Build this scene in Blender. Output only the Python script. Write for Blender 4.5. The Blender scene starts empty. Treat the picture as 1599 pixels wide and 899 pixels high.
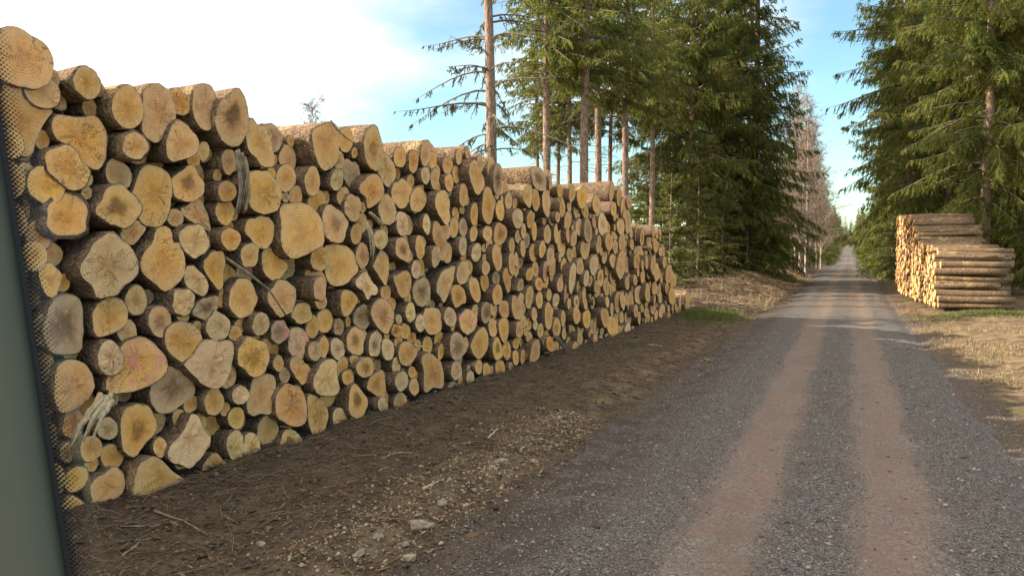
import bpy, math, random
import numpy as np
from mathutils import Vector, Matrix

rng = np.random.default_rng(7)
random.seed(7)
scene = bpy.context.scene
COL = scene.collection

# ------------------------------------------------------------------ camera, sky, sun, exposure
CAM_H, FPX, PW, PH = 2.8, 1231.0, 1599.0, 899.0
YAW, PITCH = math.radians(23.1), math.radians(-2.86)
cam_data = bpy.data.cameras.new('camera')
cam_data.sensor_width = 36.0
cam_data.lens = 36.0 * FPX / PW
cam_data.clip_start = 0.05
cam_data.clip_end = 6000
cam = bpy.data.objects.new('camera', cam_data)
COL.objects.link(cam)
cam.location = (0, 0, CAM_H)
cam.rotation_euler = (math.radians(90) + PITCH, 0, YAW)
scene.camera = cam
# a small phone lens: only the window pillar an arm's length away is soft
cam_data.dof.use_dof = True
cam_data.dof.focus_distance = 16.0
cam_data.dof.aperture_fstop = 20.0

SUN_EL, SUN_AZ_BACK = math.radians(23.5), math.radians(20)
to_sun = Vector((-math.cos(SUN_AZ_BACK) * math.cos(SUN_EL), -math.sin(SUN_AZ_BACK) * math.cos(SUN_EL), math.sin(SUN_EL)))
world = bpy.data.worlds.new('World')
scene.world = world
world.use_nodes = True
wn, wl = world.node_tree.nodes, world.node_tree.links
wn.clear()
w_out = wn.new('ShaderNodeOutputWorld')
w_bg = wn.new('ShaderNodeBackground')
w_sky = wn.new('ShaderNodeTexSky')
w_sky.sky_type = 'NISHITA'
w_sky.sun_disc = False
w_sky.sun_elevation = SUN_EL
w_sky.sun_rotation = math.atan2(to_sun.x, to_sun.y)
w_sky.air_density = 1.0
w_sky.dust_density = 0.0
w_sky.ozone_density = 1.0
w_bg.inputs['Strength'].default_value = 0.11
# thin high cloud, widened overhead and overbrightened to light the shaded pile: soft noise on the view direction
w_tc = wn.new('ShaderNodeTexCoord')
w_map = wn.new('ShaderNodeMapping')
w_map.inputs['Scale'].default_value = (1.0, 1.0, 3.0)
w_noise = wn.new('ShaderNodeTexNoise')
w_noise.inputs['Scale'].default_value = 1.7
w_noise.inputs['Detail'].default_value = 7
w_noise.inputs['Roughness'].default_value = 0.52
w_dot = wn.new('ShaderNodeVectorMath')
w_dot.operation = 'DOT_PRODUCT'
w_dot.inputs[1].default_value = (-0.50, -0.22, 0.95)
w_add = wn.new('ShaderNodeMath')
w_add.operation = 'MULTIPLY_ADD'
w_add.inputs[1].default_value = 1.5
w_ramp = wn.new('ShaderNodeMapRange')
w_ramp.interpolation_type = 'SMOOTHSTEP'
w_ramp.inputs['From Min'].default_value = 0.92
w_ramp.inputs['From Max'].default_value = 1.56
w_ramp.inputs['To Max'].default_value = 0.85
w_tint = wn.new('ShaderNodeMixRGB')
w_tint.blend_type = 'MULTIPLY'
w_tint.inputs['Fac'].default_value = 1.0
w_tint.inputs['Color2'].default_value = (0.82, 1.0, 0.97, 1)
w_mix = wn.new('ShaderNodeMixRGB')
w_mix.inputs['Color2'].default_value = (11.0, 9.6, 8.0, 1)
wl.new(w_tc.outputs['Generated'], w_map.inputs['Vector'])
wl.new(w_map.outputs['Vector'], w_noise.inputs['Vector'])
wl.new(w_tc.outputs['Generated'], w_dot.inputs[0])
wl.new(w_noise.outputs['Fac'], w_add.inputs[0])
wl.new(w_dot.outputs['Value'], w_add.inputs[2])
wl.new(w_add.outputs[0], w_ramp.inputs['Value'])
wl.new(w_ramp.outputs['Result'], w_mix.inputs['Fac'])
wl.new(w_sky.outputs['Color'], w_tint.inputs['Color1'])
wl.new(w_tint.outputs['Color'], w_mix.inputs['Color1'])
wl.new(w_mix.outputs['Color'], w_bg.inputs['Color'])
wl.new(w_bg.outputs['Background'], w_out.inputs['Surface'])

sun_data = bpy.data.lights.new('sun', 'SUN')
sun_data.energy = 5.0
sun_data.angle = math.radians(0.53)
sun_data.color = (1.0, 0.88, 0.70)
sun = bpy.data.objects.new('sun', sun_data)
COL.objects.link(sun)
sun.location = (-30, 0, 30)
sun.rotation_euler = to_sun.to_track_quat('Z', 'Y').to_euler()

vs = scene.view_settings
vs.view_transform = 'Standard'
vs.look = 'None'
vs.exposure = 1.2
vs.gamma = 1.0
vs.use_curve_mapping = False
scene.cycles.max_bounces = 6
scene.cycles.diffuse_bounces = 3
scene.cycles.transparent_max_bounces = 8
scene.cycles.use_denoising = True

# ------------------------------------------------------------------ helpers
cy, sy_, cp, sp_ = math.cos(YAW), math.sin(YAW), math.cos(PITCH), math.sin(PITCH)
FWD = np.array([-sy_ * cp, cy * cp, sp_])
RIGHT = np.array([cy, sy_, 0.0])
UP = np.cross(RIGHT, FWD)
CAMP = np.array([0, 0, CAM_H])


def ray(px, py):
    return FWD + RIGHT * ((px - PW / 2) / FPX) + UP * ((PH / 2 - py) / FPX)


def at_depth(px, py, zc):
    return CAMP + ray(px, py) * zc


def ground_at(px, zc):
    p = CAMP + (FWD + RIGHT * ((px - PW / 2) / FPX)) * zc
    return float(p[0]), float(p[1])


def sines(seed, n, fmin, fmax):
    r = np.random.default_rng(seed)
    f = np.exp(r.uniform(math.log(fmin), math.log(fmax), n))
    a = r.uniform(0, 2 * math.pi, n)
    ph = r.uniform(0, 2 * math.pi, n)
    amp = (fmin / f) ** 0.7
    amp /= np.sqrt((amp ** 2).sum())
    def fn(x, y):
        x, y = np.asarray(x, float), np.asarray(y, float)
        s = np.zeros(np.broadcast(x, y).shape)
        for k in range(n):
            s += amp[k] * np.sin(f[k] * (np.cos(a[k]) * x + np.sin(a[k]) * y) + ph[k])
        return s
    return fn


def np_mesh(name, verts, faces_list, smooth=False):
    """faces_list: list of (n,k) int arrays."""
    me = bpy.data.meshes.new(name)
    verts = np.asarray(verts, np.float32)
    me.vertices.add(len(verts))
    me.vertices.foreach_set('co', verts.ravel())
    loops = np.concatenate([f.ravel() for f in faces_list]).astype(np.int32)
    tot = np.concatenate([np.full(len(f), f.shape[1], np.int32) for f in faces_list])
    start = np.concatenate([[0], np.cumsum(tot)[:-1]]).astype(np.int32)
    me.loops.add(len(loops))
    me.loops.foreach_set('vertex_index', loops)
    me.polygons.add(len(tot))
    me.polygons.foreach_set('loop_start', start)
    me.polygons.foreach_set('loop_total', tot)
    if smooth:
        me.polygons.foreach_set('use_smooth', np.ones(len(tot), bool))
    me.update(calc_edges=True)
    me.validate()
    return me


def add_attr(me, name, arr):
    arr = np.asarray(arr, np.float32)
    if arr.ndim == 1:
        a = me.attributes.new(name, 'FLOAT', 'POINT')
        a.data.foreach_set('value', arr)
    else:
        a = me.attributes.new(name, 'FLOAT_COLOR', 'POINT')
        if arr.shape[1] == 3:
            arr = np.concatenate([arr, np.ones((len(arr), 1), np.float32)], 1)
        a.data.foreach_set('color', arr.ravel())


def obj(name, me, mats=(), parent=None, loc=(0, 0, 0), **props):
    o = bpy.data.objects.new(name, me)
    COL.objects.link(o)
    o.location = loc
    if parent is not None:
        o.parent = parent
    if me is not None and not me.materials:
        for m in (mats if isinstance(mats, (list, tuple)) else [mats]):
            me.materials.append(m)
    for k, v in props.items():
        o[k] = v
    return o


class MB:
    """collects verts and faces of one mesh"""
    def __init__(self):
        self.v, self.q, self.t, self.n = [], [], [], 0
        self.qm, self.tm = [], []

    def add(self, verts, quads=None, tris=None):
        verts = np.asarray(verts, float)
        self.v.append(verts)
        if quads is not None and len(quads):
            self.q.append(np.asarray(quads, int) + self.n)
        if tris is not None and len(tris):
            self.t.append(np.asarray(tris, int) + self.n)
        self.n += len(verts)

    def tube(self, pts, radii, sides=6, cap=True):
        pts = np.asarray(pts, float)
        radii = np.broadcast_to(np.asarray(radii, float), (len(pts),))
        d = np.gradient(pts, axis=0)
        d /= np.linalg.norm(d, axis=1)[:, None] + 1e-9
        ref = np.array([0, 0, 1.0]) if abs(d[0][2]) < 0.9 else np.array([1.0, 0, 0])
        u = np.cross(d, ref)
        u /= np.linalg.norm(u, axis=1)[:, None] + 1e-9
        w = np.cross(d, u)
        an = np.arange(sides) * 2 * math.pi / sides
        ring = (u[:, None, :] * np.cos(an)[None, :, None] + w[:, None, :] * np.sin(an)[None, :, None]) * radii[:, None, None]
        vv = (pts[:, None, :] + ring).reshape(-1, 3)
        n = len(pts)
        i = np.arange(n - 1)[:, None] * sides
        j = np.arange(sides)[None, :]
        j2 = (j + 1) % sides
        q = np.stack([i + j, i + j2, i + sides + j2, i + sides + j], -1).reshape(-1, 4)
        t = None
        if cap:
            k = len(vv)
            vv = np.concatenate([vv, pts[:1], pts[-1:]])
            jj = np.arange(sides)
            jj2 = (jj + 1) % sides
            t = np.concatenate([np.stack([np.full(sides, k), jj2, jj], -1), np.stack([np.full(sides, k + 1), (n - 1) * sides + jj, (n - 1) * sides + jj2], -1)])
        self.add(vv, q, t)

    def box(self, lo, hi):
        x0, y0, z0 = lo
        x1, y1, z1 = hi
        v = [(x0, y0, z0), (x1, y0, z0), (x1, y1, z0), (x0, y1, z0), (x0, y0, z1), (x1, y0, z1), (x1, y1, z1), (x0, y1, z1)]
        self.add(v, [(0, 3, 2, 1), (4, 5, 6, 7), (0, 1, 5, 4), (1, 2, 6, 5), (2, 3, 7, 6), (3, 0, 4, 7)])

    def mesh(self, name, smooth=False):
        fl = []
        if self.q:
            fl.append(np.concatenate(self.q))
        if self.t:
            fl.append(np.concatenate(self.t))
        return np_mesh(name, np.concatenate(self.v), fl, smooth)


def blades(mb, P, D, L, W, S, bend=None, full=True):
    """thin tapered blades: base P, unit direction D, length L, half width W, side S, bend = tip offset"""
    n = len(P)
    L = np.broadcast_to(L, (n,))[:, None]
    W = np.broadcast_to(W, (n,))[:, None]
    if bend is None:
        bend = np.zeros((n, 3))
    tip = P + D * L + bend
    if full:
        mid = P + D * L * 0.45 + bend * 0.25
        v = np.stack([P - S * W * 0.5, P + S * W * 0.5, mid + S * W, mid - S * W, tip], 1).reshape(-1, 3)
        b = np.arange(n)[:, None] * 5
        mb.add(v, b + np.array([[0, 1, 2, 3]]), b + np.array([[3, 2, 4]]))
    else:
        v = np.stack([P - S * W, P + S * W, tip], 1).reshape(-1, 3)
        mb.add(v, None, np.arange(n)[:, None] * 3 + np.array([[0, 1, 2]]))


# ------------------------------------------------------------------ materials
class NT:
    def __init__(self, name):
        self.m = bpy.data.materials.new(name)
        self.m.use_nodes = True
        self.n, self.l = self.m.node_tree.nodes, self.m.node_tree.links
        self.n.clear()
        self.out = self.n.new('ShaderNodeOutputMaterial')

    def node(self, t, ins=None, **props):
        nd = self.n.new(t)
        for k, v in props.items():
            setattr(nd, k, v)
        for k, v in (ins or {}).items():
            if hasattr(v, 'is_linked') or hasattr(v, 'links'):
                self.l.new(v, nd.inputs[k])
            else:
                nd.inputs[k].default_value = v
        return nd

    def pos(self):
        return self.node('ShaderNodeNewGeometry').outputs['Position']

    def noise(self, scale, vec=None, detail=4, rough=0.55, dist=0.0):
        nd = self.node('ShaderNodeTexNoise', {'Scale': scale, 'Detail': detail, 'Roughness': rough, 'Distortion': dist})
        self.l.new(vec if vec is not None else self.pos(), nd.inputs['Vector'])
        return nd.outputs['Fac']

    def mapping(self, vec, scale=(1, 1, 1), rot=(0, 0, 0)):
        nd = self.node('ShaderNodeMapping', {'Vector': vec})
        nd.inputs['Scale'].default_value = scale
        nd.inputs['Rotation'].default_value = rot
        return nd.outputs['Vector']

    def math(self, op, a, b=0.0, c=None):
        ins = {0: a, 1: b}
        if c is not None:
            ins[2] = c
        return self.node('ShaderNodeMath', ins, operation=op).outputs[0]

    def rng(self, v, a, b, c=0.0, d=1.0, smooth=True):
        nd = self.node('ShaderNodeMapRange', {'Value': v, 'From Min': a, 'From Max': b, 'To Min': c, 'To Max': d})
        if smooth:
            nd.interpolation_type = 'SMOOTHSTEP'
        return nd.outputs['Result']

    def mix(self, f, a, b, mode='MIX'):
        nd = self.node('ShaderNodeMixRGB', {'Fac': f}, blend_type=mode)
        for k, v in (('Color1', a), ('Color2', b)):
            if hasattr(v, 'links'):
                self.l.new(v, nd.inputs[k])
            else:
                nd.inputs[k].default_value = (*v[:3], 1)
        return nd.outputs['Color']

    def attr(self, name):
        return self.node('ShaderNodeAttribute', attribute_name=name)

    def finish(self, color, rough=0.85, height=None, bump=0.5, dist=0.01, spec=0.2, transl=None):
        b = self.node('ShaderNodeBsdfPrincipled')
        if hasattr(color, 'links'):
            self.l.new(color, b.inputs['Base Color'])
        else:
            b.inputs['Base Color'].default_value = (*color[:3], 1)
        if hasattr(rough, 'links'):
            self.l.new(rough, b.inputs['Roughness'])
        else:
            b.inputs['Roughness'].default_value = rough
        b.inputs['Specular IOR Level'].default_value = spec
        if height is not None:
            bp = self.node('ShaderNodeBump', {'Height': height, 'Strength': bump, 'Distance': dist})
            self.l.new(bp.outputs['Normal'], b.inputs['Normal'])
        sh = b.outputs[0]
        if transl:
            tr = self.node('ShaderNodeBsdfTranslucent')
            if hasattr(color, 'links'):
                self.l.new(color, tr.inputs['Color'])
            mx = self.node('ShaderNodeMixShader', {0: transl})
            self.l.new(sh, mx.inputs[1])
            self.l.new(tr.outputs[0], mx.inputs[2])
            sh = mx.outputs[0]
        self.l.new(sh, self.out.inputs['Surface'])
        return self.m


def mat_cut():
    t = NT('cut_wood')
    col = t.attr('col').outputs['Color']
    f = t.node('ShaderNodeSeparateColor', {'Color': t.attr('feat').outputs['Color']})
    rad, rot, pink = f.outputs[0], f.outputs[1], f.outputs[2]
    ang = t.attr('ang').outputs['Fac']
    pos = t.pos()
    n1 = t.noise(7, pos, 5)
    n2 = t.noise(28, pos, 4)
    radn = t.math('ADD', rad, t.math('MULTIPLY', t.math('SUBTRACT', n1, 0.5), 0.45))
    # growth rings
    ringw = t.math('SINE', t.math('MULTIPLY', t.math('ADD', rad, t.math('MULTIPLY', t.math('SUBTRACT', n1, 0.5), 0.07)), 62.0))
    c = t.mix(t.math('MULTIPLY', t.rng(ringw, -0.2, 1, 0, 0.5), t.rng(t.noise(2.3, pos, 3), 0.35, 0.62, 0.15, 1.0)), col, (0.62, 0.46, 0.30), 'MULTIPLY')
    # richer heart, paler sapwood
    c = t.mix(t.rng(radn, 0.55, 0.85, 0.0, 0.32), c, (0.74, 0.56, 0.34))
    c = t.mix(t.rng(radn, 0.5, 0.1, 0, 0.35), c, (0.62, 0.36, 0.14), 'MULTIPLY')
    # rotten heart
    rmask = t.math('MULTIPLY', t.rng(radn, 0.62, 0.25), rot)
    c = t.mix(t.math('MULTIPLY', rmask, 0.85), c, t.mix(n2, (0.07, 0.035, 0.018), (0.20, 0.11, 0.055)))
    # torn fibres / saw streaks: stretched noise
    st = t.noise(9, t.mapping(pos, (6, 14, 1.4), (0.5, 0, 0)), 5, 0.65)
    c = t.mix(t.rng(st, 0.50, 0.80, 0, 0.28), c, (0.33, 0.22, 0.13), 'MULTIPLY')
    saw = t.noise(1.0, t.mapping(pos, (20, 20, 150), (0.35, 0, 0)), 2, 0.5)
    c = t.mix(t.math('MULTIPLY', t.rng(saw, 0.52, 0.68), t.rng(t.noise(1.3, pos, 2), 0.42, 0.6, 0.0, 0.4)), c, (0.45, 0.33, 0.22), 'MULTIPLY')
    # dirt and grey weathering in patches
    d = t.noise(3.1, pos, 5, 0.6)
    c = t.mix(t.rng(d, 0.52, 0.74, 0, 0.42), c, (0.36, 0.23, 0.135))
    d2 = t.noise(5.3, t.mapping(pos, (1, 1, 1), (1, 2, 0.3)), 6, 0.65)
    c = t.mix(t.rng(d2, 0.56, 0.68, 0, 0.45), c, (0.46, 0.24, 0.09))
    # radial checks near the rim and at the heart
    ck = t.noise(1.0, t.node('ShaderNodeCombineXYZ', {0: t.math('MULTIPLY', ang, 5.0), 1: t.math('MULTIPLY', rad, 0.8), 2: t.attr('seed').outputs['Fac']}).outputs[0], 3, 0.6)
    ckm = t.rng(t.math('ABSOLUTE', t.math('SUBTRACT', ck, 0.5)), 0.0, 0.012, 1, 0)
    ckm = t.math('MULTIPLY', ckm, t.rng(rad, 0.12, 0.3))
    ckm = t.math('MULTIPLY', ckm, t.rng(t.noise(1.7, pos, 2), 0.5, 0.62))
    c = t.mix(t.math('MULTIPLY', ckm, 0.4), c, (0.10, 0.06, 0.035))
    gw = t.noise(1.15, t.mapping(pos, (1, 1, 1), (0.7, 0.2, 1.0)), 3)
    c = t.mix(t.rng(gw, 0.54, 0.72, 0, 0.38), c, t.mix(n2, (0.30, 0.235, 0.175), (0.50, 0.41, 0.31)))
    # dark cambium line at the rim
    c = t.mix(t.rng(radn, 0.97, 1.12, 0, 0.8), c, (0.14, 0.085, 0.05))
    # forester's spray mark
    pm = t.math('MULTIPLY', pink, t.rng(t.noise(6, pos, 4, 0.6), 0.47, 0.66))
    c = t.mix(t.math('MULTIPLY', pm, 0.6), c, (0.78, 0.24, 0.26))
    mt = t.noise(13, t.mapping(pos, (1, 1.6, 1), (0.4, 1, 0)), 6, 0.7)
    c = t.mix(t.rng(mt, 0.48, 0.72, 0, 0.5), c, t.mix(0.5, c, (0.36, 0.19, 0.07)))
    c = t.mix(t.rng(mt, 0.45, 0.28, 0, 0.45), c, (0.80, 0.62, 0.38))
    c = t.mix(1.0, c, (1.24, 1.09, 0.98), 'MULTIPLY')
    h = t.math('ADD', t.math('MULTIPLY', st, 0.7), t.math('SUBTRACT', t.math('MULTIPLY', n2, 0.5), ckm))
    return t.finish(c, 0.9, h, 0.9, 0.02, 0.15)


def mat_bark(name, c1, c2, c3, scale=1.0, patch=0.55):
    t = NT(name)
    pos = t.pos()
    n1 = t.noise(14 * scale, pos, 6, 0.65)
    n2 = t.noise(2.2 * scale, pos, 5, 0.6)
    v = t.node('ShaderNodeTexVoronoi', {'Vector': pos, 'Scale': 26 * scale}, feature='F1')
    c = t.mix(t.rng(n1, 0.3, 0.7), c1, c2)
    c = t.mix(t.rng(n2, patch, patch + 0.12), c, t.mix(n1, c3, tuple(x * 0.6 for x in c3)))
    c = t.mix(t.rng(v.outputs['Distance'], 0.3, 0.75, 0, 0.5), c, (0.04, 0.03, 0.022))
    h = t.math('ADD', n1, t.math('MULTIPLY', v.outputs['Distance'], -0.6))
    return t.finish(c, 0.92, h, 1.0, 0.03, 0.15)


def mat_trunk(name, c1, c2, hscale=1.0):
    t = NT(name)
    pos = t.pos()
    m = t.mapping(pos, (1, 1, 0.35))
    n1 = t.noise(11 * hscale, m, 6, 0.65)
    n2 = t.noise(0.7, pos, 3)
    c = t.mix(t.rng(n1, 0.35, 0.68), c1, c2)
    c = t.mix(t.rng(n2, 0.5, 0.7, 0, 0.5), c, tuple(x * 0.6 for x in c2))
    return t.finish(c, 0.92, n1, 1.0, 0.05, 0.12)


def mat_needles(name, c1, c2, c3, transl=0.18):
    t = NT(name)
    r = t.node('ShaderNodeNewGeometry').outputs['Random Per Island']
    n = t.noise(0.55, t.pos(), 3)
    o = t.node('ShaderNodeObjectInfo').outputs['Random']
    c = t.mix(t.rng(r, 0, 1, smooth=False), c1, c2)
    c = t.mix(t.rng(n, 0.42, 0.7, 0, 0.75), c, c3)
    c = t.mix(t.math('MULTIPLY', o, 0.25), c, (0.05, 0.07, 0.025))
    return t.finish(c, 0.65, None, spec=0.25, transl=transl)


def mat_simple(name, c1, c2, scale=20, rough=0.85, island=False, transl=None, spec=0.2):
    t = NT(name)
    if island:
        f = t.node('ShaderNodeNewGeometry').outputs['Random Per Island']
        c = t.mix(f, c1, c2)
        return t.finish(c, rough, None, spec=spec, transl=transl)
    n = t.noise(scale, t.pos(), 5)
    c = t.mix(t.rng(n, 0.3, 0.7), c1, c2)
    return t.finish(c, rough, n, 0.5, 0.01, spec)


def mat_ground():
    t = NT('ground_soil')
    pos = t.pos()
    s = t.node('ShaderNodeSeparateXYZ', {'Vector': pos})
    x, y = s.outputs[0], s.outputs[1]
    big = t.noise(0.55, pos, 5, 0.6)
    mid = t.noise(3.0, pos, 6, 0.65)
    fine = t.noise(22, pos, 6, 0.7)
    vf = t.noise(90, pos, 3, 0.6)
    soil = t.mix(t.rng(mid, 0.32, 0.68), (0.038, 0.028, 0.020), (0.105, 0.074, 0.050))
    soil = t.mix(t.rng(fine, 0.42, 0.72, 0, 0.8), soil, (0.20, 0.15, 0.105))
    soil = t.mix(t.rng(vf, 0.56, 0.72, 0, 0.6), soil, (0.30, 0.235, 0.16))
    # mineral soil showing through beside the road
    xs = t.math('ADD', x, t.math('MULTIPLY', t.math('SUBTRACT', big, 0.5), 2.2))
    band = t.math('MULTIPLY', t.rng(xs, -5.1, -4.4), t.rng(xs, -3.7, -4.1))
    soil = t.mix(t.math('MULTIPLY', band, t.rng(mid, 0.42, 0.66, 0, 0.55)), soil, (0.25, 0.19, 0.115))
    # reddish mud patches
    soil = t.mix(t.rng(t.noise(1.1, pos, 4), 0.58, 0.72, 0, 0.5), soil, (0.14, 0.085, 0.058))
    straw = t.mix(t.rng(mid, 0.3, 0.7), (0.10, 0.068, 0.042), (0.26, 0.19, 0.115))
    straw = t.mix(t.rng(fine, 0.5, 0.75, 0, 0.7), straw, (0.10, 0.075, 0.045))
    sm = t.rng(t.math('ADD', x, t.math('MULTIPLY', t.math('SUBTRACT', mid, 0.5), 3.0)), 2.3, 3.6)
    far = t.math('MULTIPLY', t.rng(t.math('ADD', y, t.math('MULTIPLY', big, 6.0)), 36, 46), t.rng(x, -3.0, -4.0))
    c = t.mix(t.math('MAXIMUM', sm, t.math('MULTIPLY', far, 0.3)), soil, straw)
    moss = t.noise(0.9, pos, 4)
    c = t.mix(t.math('MULTIPLY', t.rng(moss, 0.6, 0.72), t.rng(mid, 0.4, 0.6, 0, 0.7)), c, (0.10, 0.115, 0.035))
    gx = t.math('MULTIPLY', t.rng(t.math('ADD', x, t.math('MULTIPLY', t.math('SUBTRACT', mid, 0.5), 1.4)), -3.9, -3.2), t.rng(t.math('ADD', x, t.math('MULTIPLY', t.math('SUBTRACT', mid, 0.5), 1.6)), 2.9, 2.0))
    vg = t.node('ShaderNodeTexVoronoi', {'Vector': pos, 'Scale': 48.0})
    sg = t.node('ShaderNodeSeparateColor', {'Color': vg.outputs['Color']})
    c = t.mix(t.math('MULTIPLY', gx, 0.85), c, t.mix(sg.outputs[0], (0.055, 0.043, 0.036), (0.17, 0.145, 0.125)))
    h = t.math('ADD', t.math('MULTIPLY', mid, 0.8), t.math('ADD', t.math('MULTIPLY', fine, 0.6), t.math('MULTIPLY', vf, 0.25)))
    return t.finish(c, 0.95, h, 1.0, 0.06, 0.1)


def mat_road():
    t = NT('road_gravel')
    pos = t.pos()
    s = t.node('ShaderNodeSeparateXYZ', {'Vector': pos})
    x = s.outputs[0]
    wob = t.math('MULTIPLY', t.math('SUBTRACT', t.noise(0.22, pos, 2), 0.5), 0.3)
    rag = t.math('MULTIPLY', t.math('SUBTRACT', t.noise(3.2, t.mapping(pos, (1.3, 0.3, 1)), 6, 0.7), 0.5), 0.75)
    xx = t.math('ADD', x, t.math('ADD', wob, rag))
    tl = t.rng(t.math('ABSOLUTE', t.math('SUBTRACT', xx, -1.05)), 0.60, 0.16)
    tr = t.rng(t.math('ABSOLUTE', t.math('SUBTRACT', xx, 0.50)), 0.62, 0.16)
    tm = t.math('MAXIMUM', tl, tr)
    v = t.node('ShaderNodeTexVoronoi', {'Vector': pos, 'Scale': 48.0, 'Randomness': 1.0})
    v2 = t.node('ShaderNodeTexVoronoi', {'Vector': pos, 'Scale': 95.0, 'Randomness': 1.0})
    sep = t.node('ShaderNodeSeparateColor', {'Color': v.outputs['Color']})
    sep2 = t.node('ShaderNodeSeparateColor', {'Color': v2.outputs['Color']})
    n = t.noise(2.0, pos, 5, 0.6)
    st = t.mix(t.rng(sep.outputs[0], 0.1, 1.0), (0.062, 0.056, 0.053), (0.27, 0.25, 0.235))
    st2 = t.mix(sep2.outputs[0], (0.068, 0.060, 0.056), (0.215, 0.197, 0.183))
    gr = t.mix(t.rng(sep.outputs[1], 0.35, 0.6), st2, st)
    gr = t.mix(t.rng(n, 0.4, 0.7, 0, 0.5), gr, (0.12, 0.095, 0.08))
    tk = t.mix(t.rng(t.noise(16, pos, 5, 0.65), 0.35, 0.7), (0.150, 0.105, 0.084), (0.215, 0.157, 0.128))
    tk = t.mix(t.rng(t.noise(1.6, t.mapping(pos, (1, 0.3, 1)), 5, 0.6), 0.4, 0.66, 0, 0.6), tk, (0.125, 0.095, 0.080))
    tk = t.mix(t.rng(sep2.outputs[1], 0.80, 0.98, 0, 0.6), tk, st2)
    tk = t.mix(t.rng(sep.outputs[2], 0.92, 0.99, 0, 0.7), tk, st)
    c = t.mix(t.math('MULTIPLY', tm, t.rng(n, 0.32, 0.62, 0.35, 0.95)), gr, tk)
    # damp dark soil rim on the pile side
    edge = t.rng(t.math('ADD', xx, t.math('MULTIPLY', t.math('SUBTRACT', n, 0.5), 1.2)), -1.9, -2.8)
    c = t.mix(t.math('MULTIPLY', edge, t.rng(n, 0.35, 0.6, 0.2, 0.9)), c, (0.085, 0.066, 0.054))
    hg = t.math('SUBTRACT', 1.0, t.math('ADD', v.outputs['Distance'], t.math('MULTIPLY', v2.outputs['Distance'], 0.4)))
    h = t.math('MULTIPLY', hg, t.rng(tm, 0, 1, 1.0, 0.22))
    return t.finish(c, 0.93, h, 1.0, 0.03, 0.15)


M_CUT = mat_cut()
M_BARK = mat_bark('log_bark', (0.135, 0.084, 0.054), (0.31, 0.205, 0.135), (0.54, 0.37, 0.20), 1.0, 0.56)
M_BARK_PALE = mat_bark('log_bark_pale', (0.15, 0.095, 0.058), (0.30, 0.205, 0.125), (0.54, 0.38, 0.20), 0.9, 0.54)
M_SPRUCE_BARK = mat_trunk('spruce_bark', (0.15, 0.098, 0.072), (0.38, 0.265, 0.20))
M_DEADWOOD = mat_simple('dead_twig_wood', (0.10, 0.078, 0.058), (0.20, 0.16, 0.12), 9)
M_BIRCH_BARK = mat_trunk('birch_bark', (0.42, 0.35, 0.29), (0.20, 0.15, 0.12))
M_BIRCH_TWIG = mat_simple('birch_twig', (0.22, 0.165, 0.13), (0.36, 0.28, 0.225), island=True)
M_NEEDLE = mat_needles('spruce_needles', (0.105, 0.142, 0.028), (0.230, 0.250, 0.058), (0.300, 0.275, 0.070), 0.5)
M_NEEDLE_SPARSE = mat_needles('sparse_needles', (0.075, 0.085, 0.045), (0.13, 0.135, 0.070), (0.12, 0.11, 0.065), 0.3)
M_NEEDLE_YOUNG = mat_needles('young_needles', (0.13, 0.180, 0.036), (0.24, 0.265, 0.066), (0.26, 0.24, 0.072), 0.5)
M_STRAW = mat_simple('dry_grass', (0.17, 0.125, 0.072), (0.40, 0.315, 0.195), island=True, transl=0.25)
M_GRASS = mat_simple('green_grass', (0.060, 0.090, 0.020), (0.18, 0.185, 0.065), island=True, transl=0.3)
M_STONE = mat_simple('stone', (0.16, 0.130, 0.095), (0.33, 0.275, 0.205), 14)
M_STONE_GREY = mat_simple('gravel_stone', (0.06, 0.053, 0.05), (0.32, 0.295, 0.275), island=True, rough=0.9)
M_STONE_YEL = mat_simple('pale_gravel', (0.16, 0.12, 0.075), (0.40, 0.33, 0.22), island=True, rough=0.9)
M_CHIP = mat_simple('wood_chips', (0.09, 0.065, 0.04), (0.36, 0.26, 0.15), island=True)
M_STICK = mat_simple('stick_wood', (0.16, 0.12, 0.085), (0.34, 0.27, 0.19), 12)
M_SPLINT = mat_simple('splintered_wood', (0.34, 0.25, 0.15), (0.60, 0.47, 0.30), 30)
M_BRUSH = mat_simple('brush_twigs', (0.10, 0.068, 0.046), (0.26, 0.19, 0.13), island=True)
M_GROUND = mat_ground()
M_ROAD = mat_road()

# ------------------------------------------------------------------ terrain
RP = np.array([(-60, 0), (120, 0), (160, -0.15), (205, -2.2), (260, -1.0), (430, 4.8), (520, 3.8), (900, 0), (3000, -20)], float)
bump_a = sines(3, 14, 0.5, 4.0)
bump_b = sines(4, 16, 3.0, 16.0)
bump_c = sines(5, 10, 0.08, 0.5)


def road_z(y):
    y = np.asarray(y, float)
    ys = np.stack([y - 14, y - 7, y, y + 7, y + 14])
    return np.interp(ys, RP[:, 0], RP[:, 1]).mean(0)


def sstep(x, a, b):
    t = np.clip((np.asarray(x, float) - a) / (b - a), 0, 1)
    return t * t * (3 - 2 * t)


ROAD_L, ROAD_R = -3.3, 2.3


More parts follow.
